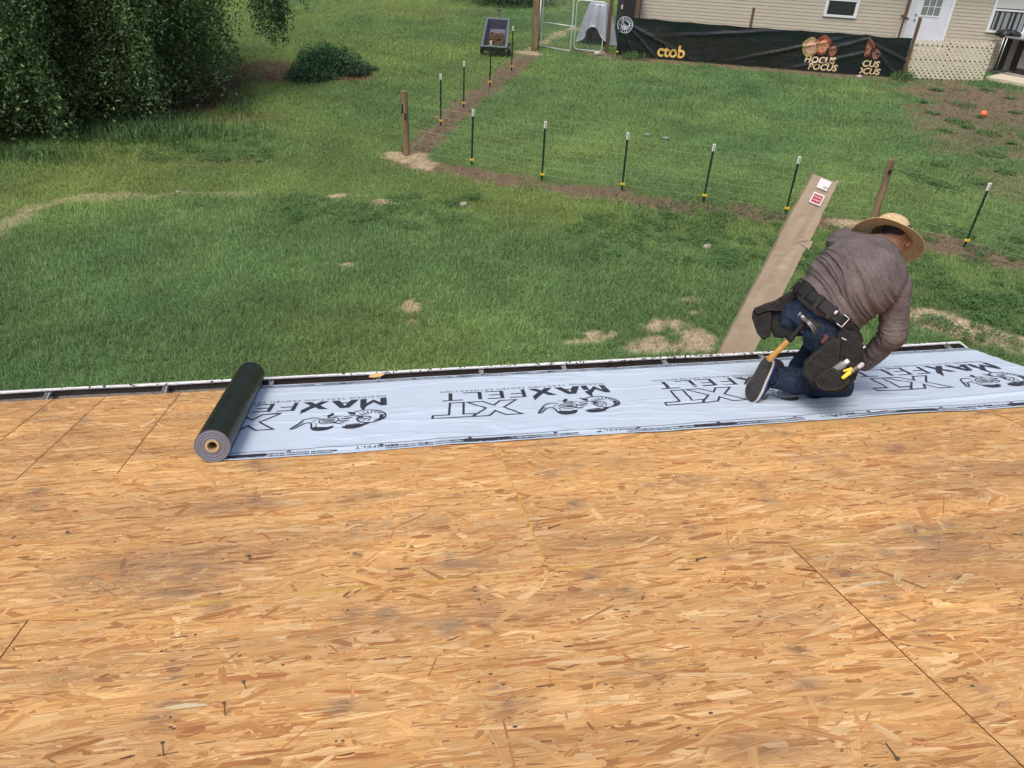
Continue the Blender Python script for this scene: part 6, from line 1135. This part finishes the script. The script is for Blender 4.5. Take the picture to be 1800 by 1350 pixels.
#@@TREE
# ------------------------------------------------------------------ trees and shrubs: drooping strands of small leaves
def leaf_mat(name, c0, c1, tr=.25):
    m = bpy.data.materials.new(name); m.use_nodes = True; n = m.node_tree.nodes; l = m.node_tree.links; b = n['Principled BSDF']; a = n.new('ShaderNodeAttribute'); a.attribute_name = 'bcol'; l.new(a.outputs['Color'], b.inputs['Base Color']); b.inputs['Roughness'].default_value = .45; b.inputs['Specular IOR Level'].default_value = .4
    t = n.new('ShaderNodeBsdfTranslucent'); mx = n.new('ShaderNodeMixShader'); mx.inputs[0].default_value = tr; l.new(a.outputs['Color'], t.inputs['Color']); l.new(b.outputs[0], mx.inputs[1]); l.new(t.outputs[0], mx.inputs[2]); l.new(mx.outputs[0], n['Material Output'].inputs['Surface']); return m
LEAF = leaf_mat('tree_leaves', 0, 0, .35)
def leaves_mesh(P, size, down, col, name):
    """P (n,3) leaf centres -> folded diamond leaves"""
    n = len(P); a = RNG.random(n) * 6.283; el = RNG.normal(-.5, .5, n) if down else RNG.normal(.3, .5, n); d = np.stack([np.cos(a) * np.cos(el), np.sin(a) * np.cos(el), np.sin(el)], 1)
    r = RNG.normal(size=(n, 3)); s = np.cross(d, r); s /= np.linalg.norm(s, axis=1)[:, None] + 1e-9; L_ = (size * (.6 + .8 * RNG.random(n)))[:, None]; u = np.cross(s, d)
    V = np.stack([P - d * L_ * .5, P + s * L_ * .20 + u * L_ * .05, P + d * L_ * .55, P - s * L_ * .24 + u * L_ * .05], 1).reshape(-1, 3); b = np.arange(n)[:, None] * 4; F = np.concatenate([b + np.array([[0, 1, 2]]), b + np.array([[0, 2, 3]])], 0)
    me = np_mesh(name, V, F); c = np.repeat(np.asarray(col)[:, None, :], 4, 1).reshape(-1, 3); attr(me, 'bcol', np.concatenate([c, np.ones((len(c), 1))], 1)); return me
def weeping(base, R, Hh, nstr, label, extra=()):
    t = thing('tree', label, 'tree', base); o = MB(); c = np.asarray(base, float)
    o.tube([c + np.array([0, 0, -.05]), c + np.array([.1, -.1, 1.2]), c + np.array([-.1, 0, 2.4]), c + np.array([.1, .1, Hh * .7])], [.26, .2, .17, .08], 12)
    o.build('trunk', mat('brown_bark', (.07, .05, .038), .9, noise=(20, .4), bump=(20, .6)), t, smooth=True); lm = MB(); tips = []
    for i in range(34):
        a = random.random() * 6.283; z0 = random.uniform(1.6, Hh * .65); e = random.uniform(.6, .92) * R; p0 = c + np.array([0, 0, z0]); p3 = c + np.array([e * math.cos(a), e * math.sin(a), z0 + random.uniform(-.6, .9)]); p1 = p0 * .65 + p3 * .35 + np.array([0, 0, .5]); p2 = p0 * .3 + p3 * .7 + np.array([0, 0, .45]); lm.tube([p0, p1, p2, p3], [.06, .04, .025, .01], 6)
    lm.build('limbs', bpy.data.materials['brown_bark'], t, smooth=True); PP = []; CC = []
    for i in range(nstr):
        a = random.random() * 6.283; near = (math.cos(a - math.atan2(-c[1], -c[0])) + 1) / 2
        if random.random() > .25 + .75 * near: continue
        ztr = random.uniform(.9, 4.4); hol = float(vn(np.array([a * 8.0 + ztr * .5]), np.array([ztr * 1.5]), seed=200)[0]); hol2 = float(vn(np.array([a * 26.0]), np.array([1.0]), seed=203)[0])
        if random.random() < (.55 - hol) * 1.2: continue
        rr = R * math.sqrt(random.uniform(.16, 1.0)) * (0.94 + .16 * (hol - .3) + .10 * hol2 + .05 * math.sin(a * 17)); ztop = ztr + .5 * random.random(); L_ = random.uniform(.5, 2.0) * (1.0 if rr > .6 * R else .8); zb = max(.08 + .7 * random.random() ** 3, ztop - L_); n = max(4, int((ztop - zb) / .026) + 4)
        t_ = np.linspace(0, 1, n); dr = np.array([math.cos(a), math.sin(a)]); X_ = c[0] + dr[0] * (rr - .45 * (1 - t_) ** 2) + .06 * np.sin(t_ * 7 + i); Y_ = c[1] + dr[1] * (rr - .45 * (1 - t_) ** 2) + .06 * np.cos(t_ * 6 + i * 2); Z_ = ztop + (zb - ztop) * t_
        PP.append(np.stack([X_, Y_, Z_], 1) + RNG.normal(0, .08, (n, 3))); g = random.choice((.55, .9, 1.15, 1.7)) * random.uniform(.8, 1.2) * (.75 + .5 * hol2); CC.append(np.array([.105, .170, .065]) * g * (.7 + .6 * RNG.random(n))[:, None] + (RNG.random(n) > .93)[:, None] * np.array([.07, .10, .03]))
    for (px, py, d0, n_, spread, ln_) in extra:
        for i in range(n_):
            p_ = at(px + random.gauss(0, spread), py, d0 + random.gauss(0, .6)); L_ = random.uniform(.4, 1) * ln_; n = int(L_ / .022) + 3; t_ = np.linspace(0, 1, n); PP.append(p_ + np.stack([.05 * np.sin(t_ * 6 + i), .05 * np.cos(t_ * 5), -L_ * t_], 1) + RNG.normal(0, .05, (n, 3))); CC.append(np.array([.060, .110, .042]) * (.6 + .8 * RNG.random(n))[:, None])
        q0, q1 = at(px, py, d0), c + np.array([0, 0, Hh * .55]); m0 = q0 * .6 + q1 * .4 + np.array([0, 0, .5]); MB().tube([q1, m0, q0, q0 + (q0 - m0) * .3], [.07, .045, .02, .01], 6).build('limb', bpy.data.materials['brown_bark'], t, smooth=True)
    # sparse roof of the crown above the picture, it shades what lies below
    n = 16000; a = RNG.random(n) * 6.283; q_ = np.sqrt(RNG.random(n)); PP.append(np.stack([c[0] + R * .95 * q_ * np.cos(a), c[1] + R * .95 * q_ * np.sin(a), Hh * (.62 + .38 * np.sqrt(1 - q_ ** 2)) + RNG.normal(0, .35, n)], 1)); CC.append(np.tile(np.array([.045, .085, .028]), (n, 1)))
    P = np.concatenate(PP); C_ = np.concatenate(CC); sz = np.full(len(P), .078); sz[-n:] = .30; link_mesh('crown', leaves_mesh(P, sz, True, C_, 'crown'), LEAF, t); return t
weeping((-9.3, 22.2, 0), 5.5, 7.0, 17000, 'big weeping broadleaf tree filling the top left, its leaves hanging to the ground', extra=((448, -62, 23.5, 30, 9, 1.7), (480, -62, 23.0, 60, 11, 1.9), (530, -50, 24, 8, 8, .9)))
def shrub(c, rx, ry, h, n, size, col, label, name='shrub', flat=False):
    t = thing(name, label, 'shrub', c); o = MB()
    for i in range(9): a = random.random() * 6.283; o.tube([c, c + np.array([rx * .4 * math.cos(a), ry * .4 * math.sin(a), h * .5]), c + np.array([rx * .75 * math.cos(a), ry * .75 * math.sin(a), h * .75])], [.015, .01, .005], 5)
    o.build('stem', bpy.data.materials['brown_bark'], t); a = RNG.random(n) * 6.283; q_ = RNG.random(n) ** .45; el = np.arccos(RNG.random(n)); bump = 1 + .22 * vn(a * 2.2, el * 3, seed=44) + .18 * np.sin(3 * a + 1) + .10 * np.sin(7 * a + el * 4)
    P = np.stack([c[0] + rx * q_ * np.sin(el) * np.cos(a) * bump, c[1] + ry * q_ * np.sin(el) * np.sin(a) * bump, .04 + h * q_ * np.cos(el) * (1 + .15 * np.sin(5 * a))], 1); C_ = np.asarray(col) * (.55 + .9 * RNG.random(n))[:, None]; link_mesh('foliage', leaves_mesh(P, np.full(n, size), False, C_, 'foliage'), LEAF, t); return t
shrub(gr(577, 128), .95, .7, .75, 9000, .075, (.065, .16, .065), 'round dark green shrub in the mulch bed'); shrub(gr(545, 142), .65, .5, .35, 2600, .075, (.055, .13, .055), 'low leafy plant spreading at the left foot of the round shrub'); shrub(gr(624, 132), .40, .38, .28, 1300, .07, (.06, .10, .055), 'small grey green plant at the right end of the mulch bed'); shrub(gr(645, 126), .35, .3, .16, 600, .06, (.06, .11, .045), 'tiny plant trailing at the right edge of the mulch bed')
for (px, py, d0, r_, lab) in ((895, 8, 0, 2.2, 'dark bush at the top edge behind the gate post'), (860, -8, 0, 2.0, 'dark bush at the top edge left of the gate post'), (700, -60, 0, 3.5, 'far bush beyond the lawn above the cart')):
    c = gr(px, py); shrub(c, r_, r_ * .7, r_ * .7, 5000, .13, (.05, .10, .045), lab)
# tall tufts in front of the tree and by the fences
def tufts():
    V = []; F = []; C_ = []
    for px, py, sx, sy, n, L_ in ((270, 235, 120, 18, 2600, .32), (1585, 138, 18, 6, 500, .35), (60, 275, 90, 14, 1200, .22), (1110, 104, 22, 3, 260, .3), (420, 190, 30, 14, 500, .22), (1240, 372, 200, 22, 1500, .10)):
        for i in range(n):
            b = gr(px + random.gauss(0, sx * .6), py + random.gauss(0, sy * .6)); a = random.random() * 6.283; l_ = L_ * random.uniform(.4, 1.1); d = np.array([math.cos(a), math.sin(a), 0]); s = np.array([-d[1], d[0], 0]) * .006; m_ = b + d * l_ * .2 + np.array([0, 0, l_ * .6]); e = b + d * l_ * .6 + np.array([0, 0, l_ * .85]); k_ = len(V)
            V += [b - s, b + s, m_ + s, m_ - s, e]; F += [(k_, k_ + 1, k_ + 2), (k_, k_ + 2, k_ + 3), (k_ + 3, k_ + 2, k_ + 4)]; g = random.uniform(.6, 1.3); C_ += [(.10 * g, .19 * g, .065 * g, 1)] * 5
    me = np_mesh('tufts', np.array(V), np.array(F)); attr(me, 'bcol', C_); return me
tag(link_mesh('tall_grass', tufts(), bpy.data.materials['grass_blades']), kind='stuff')
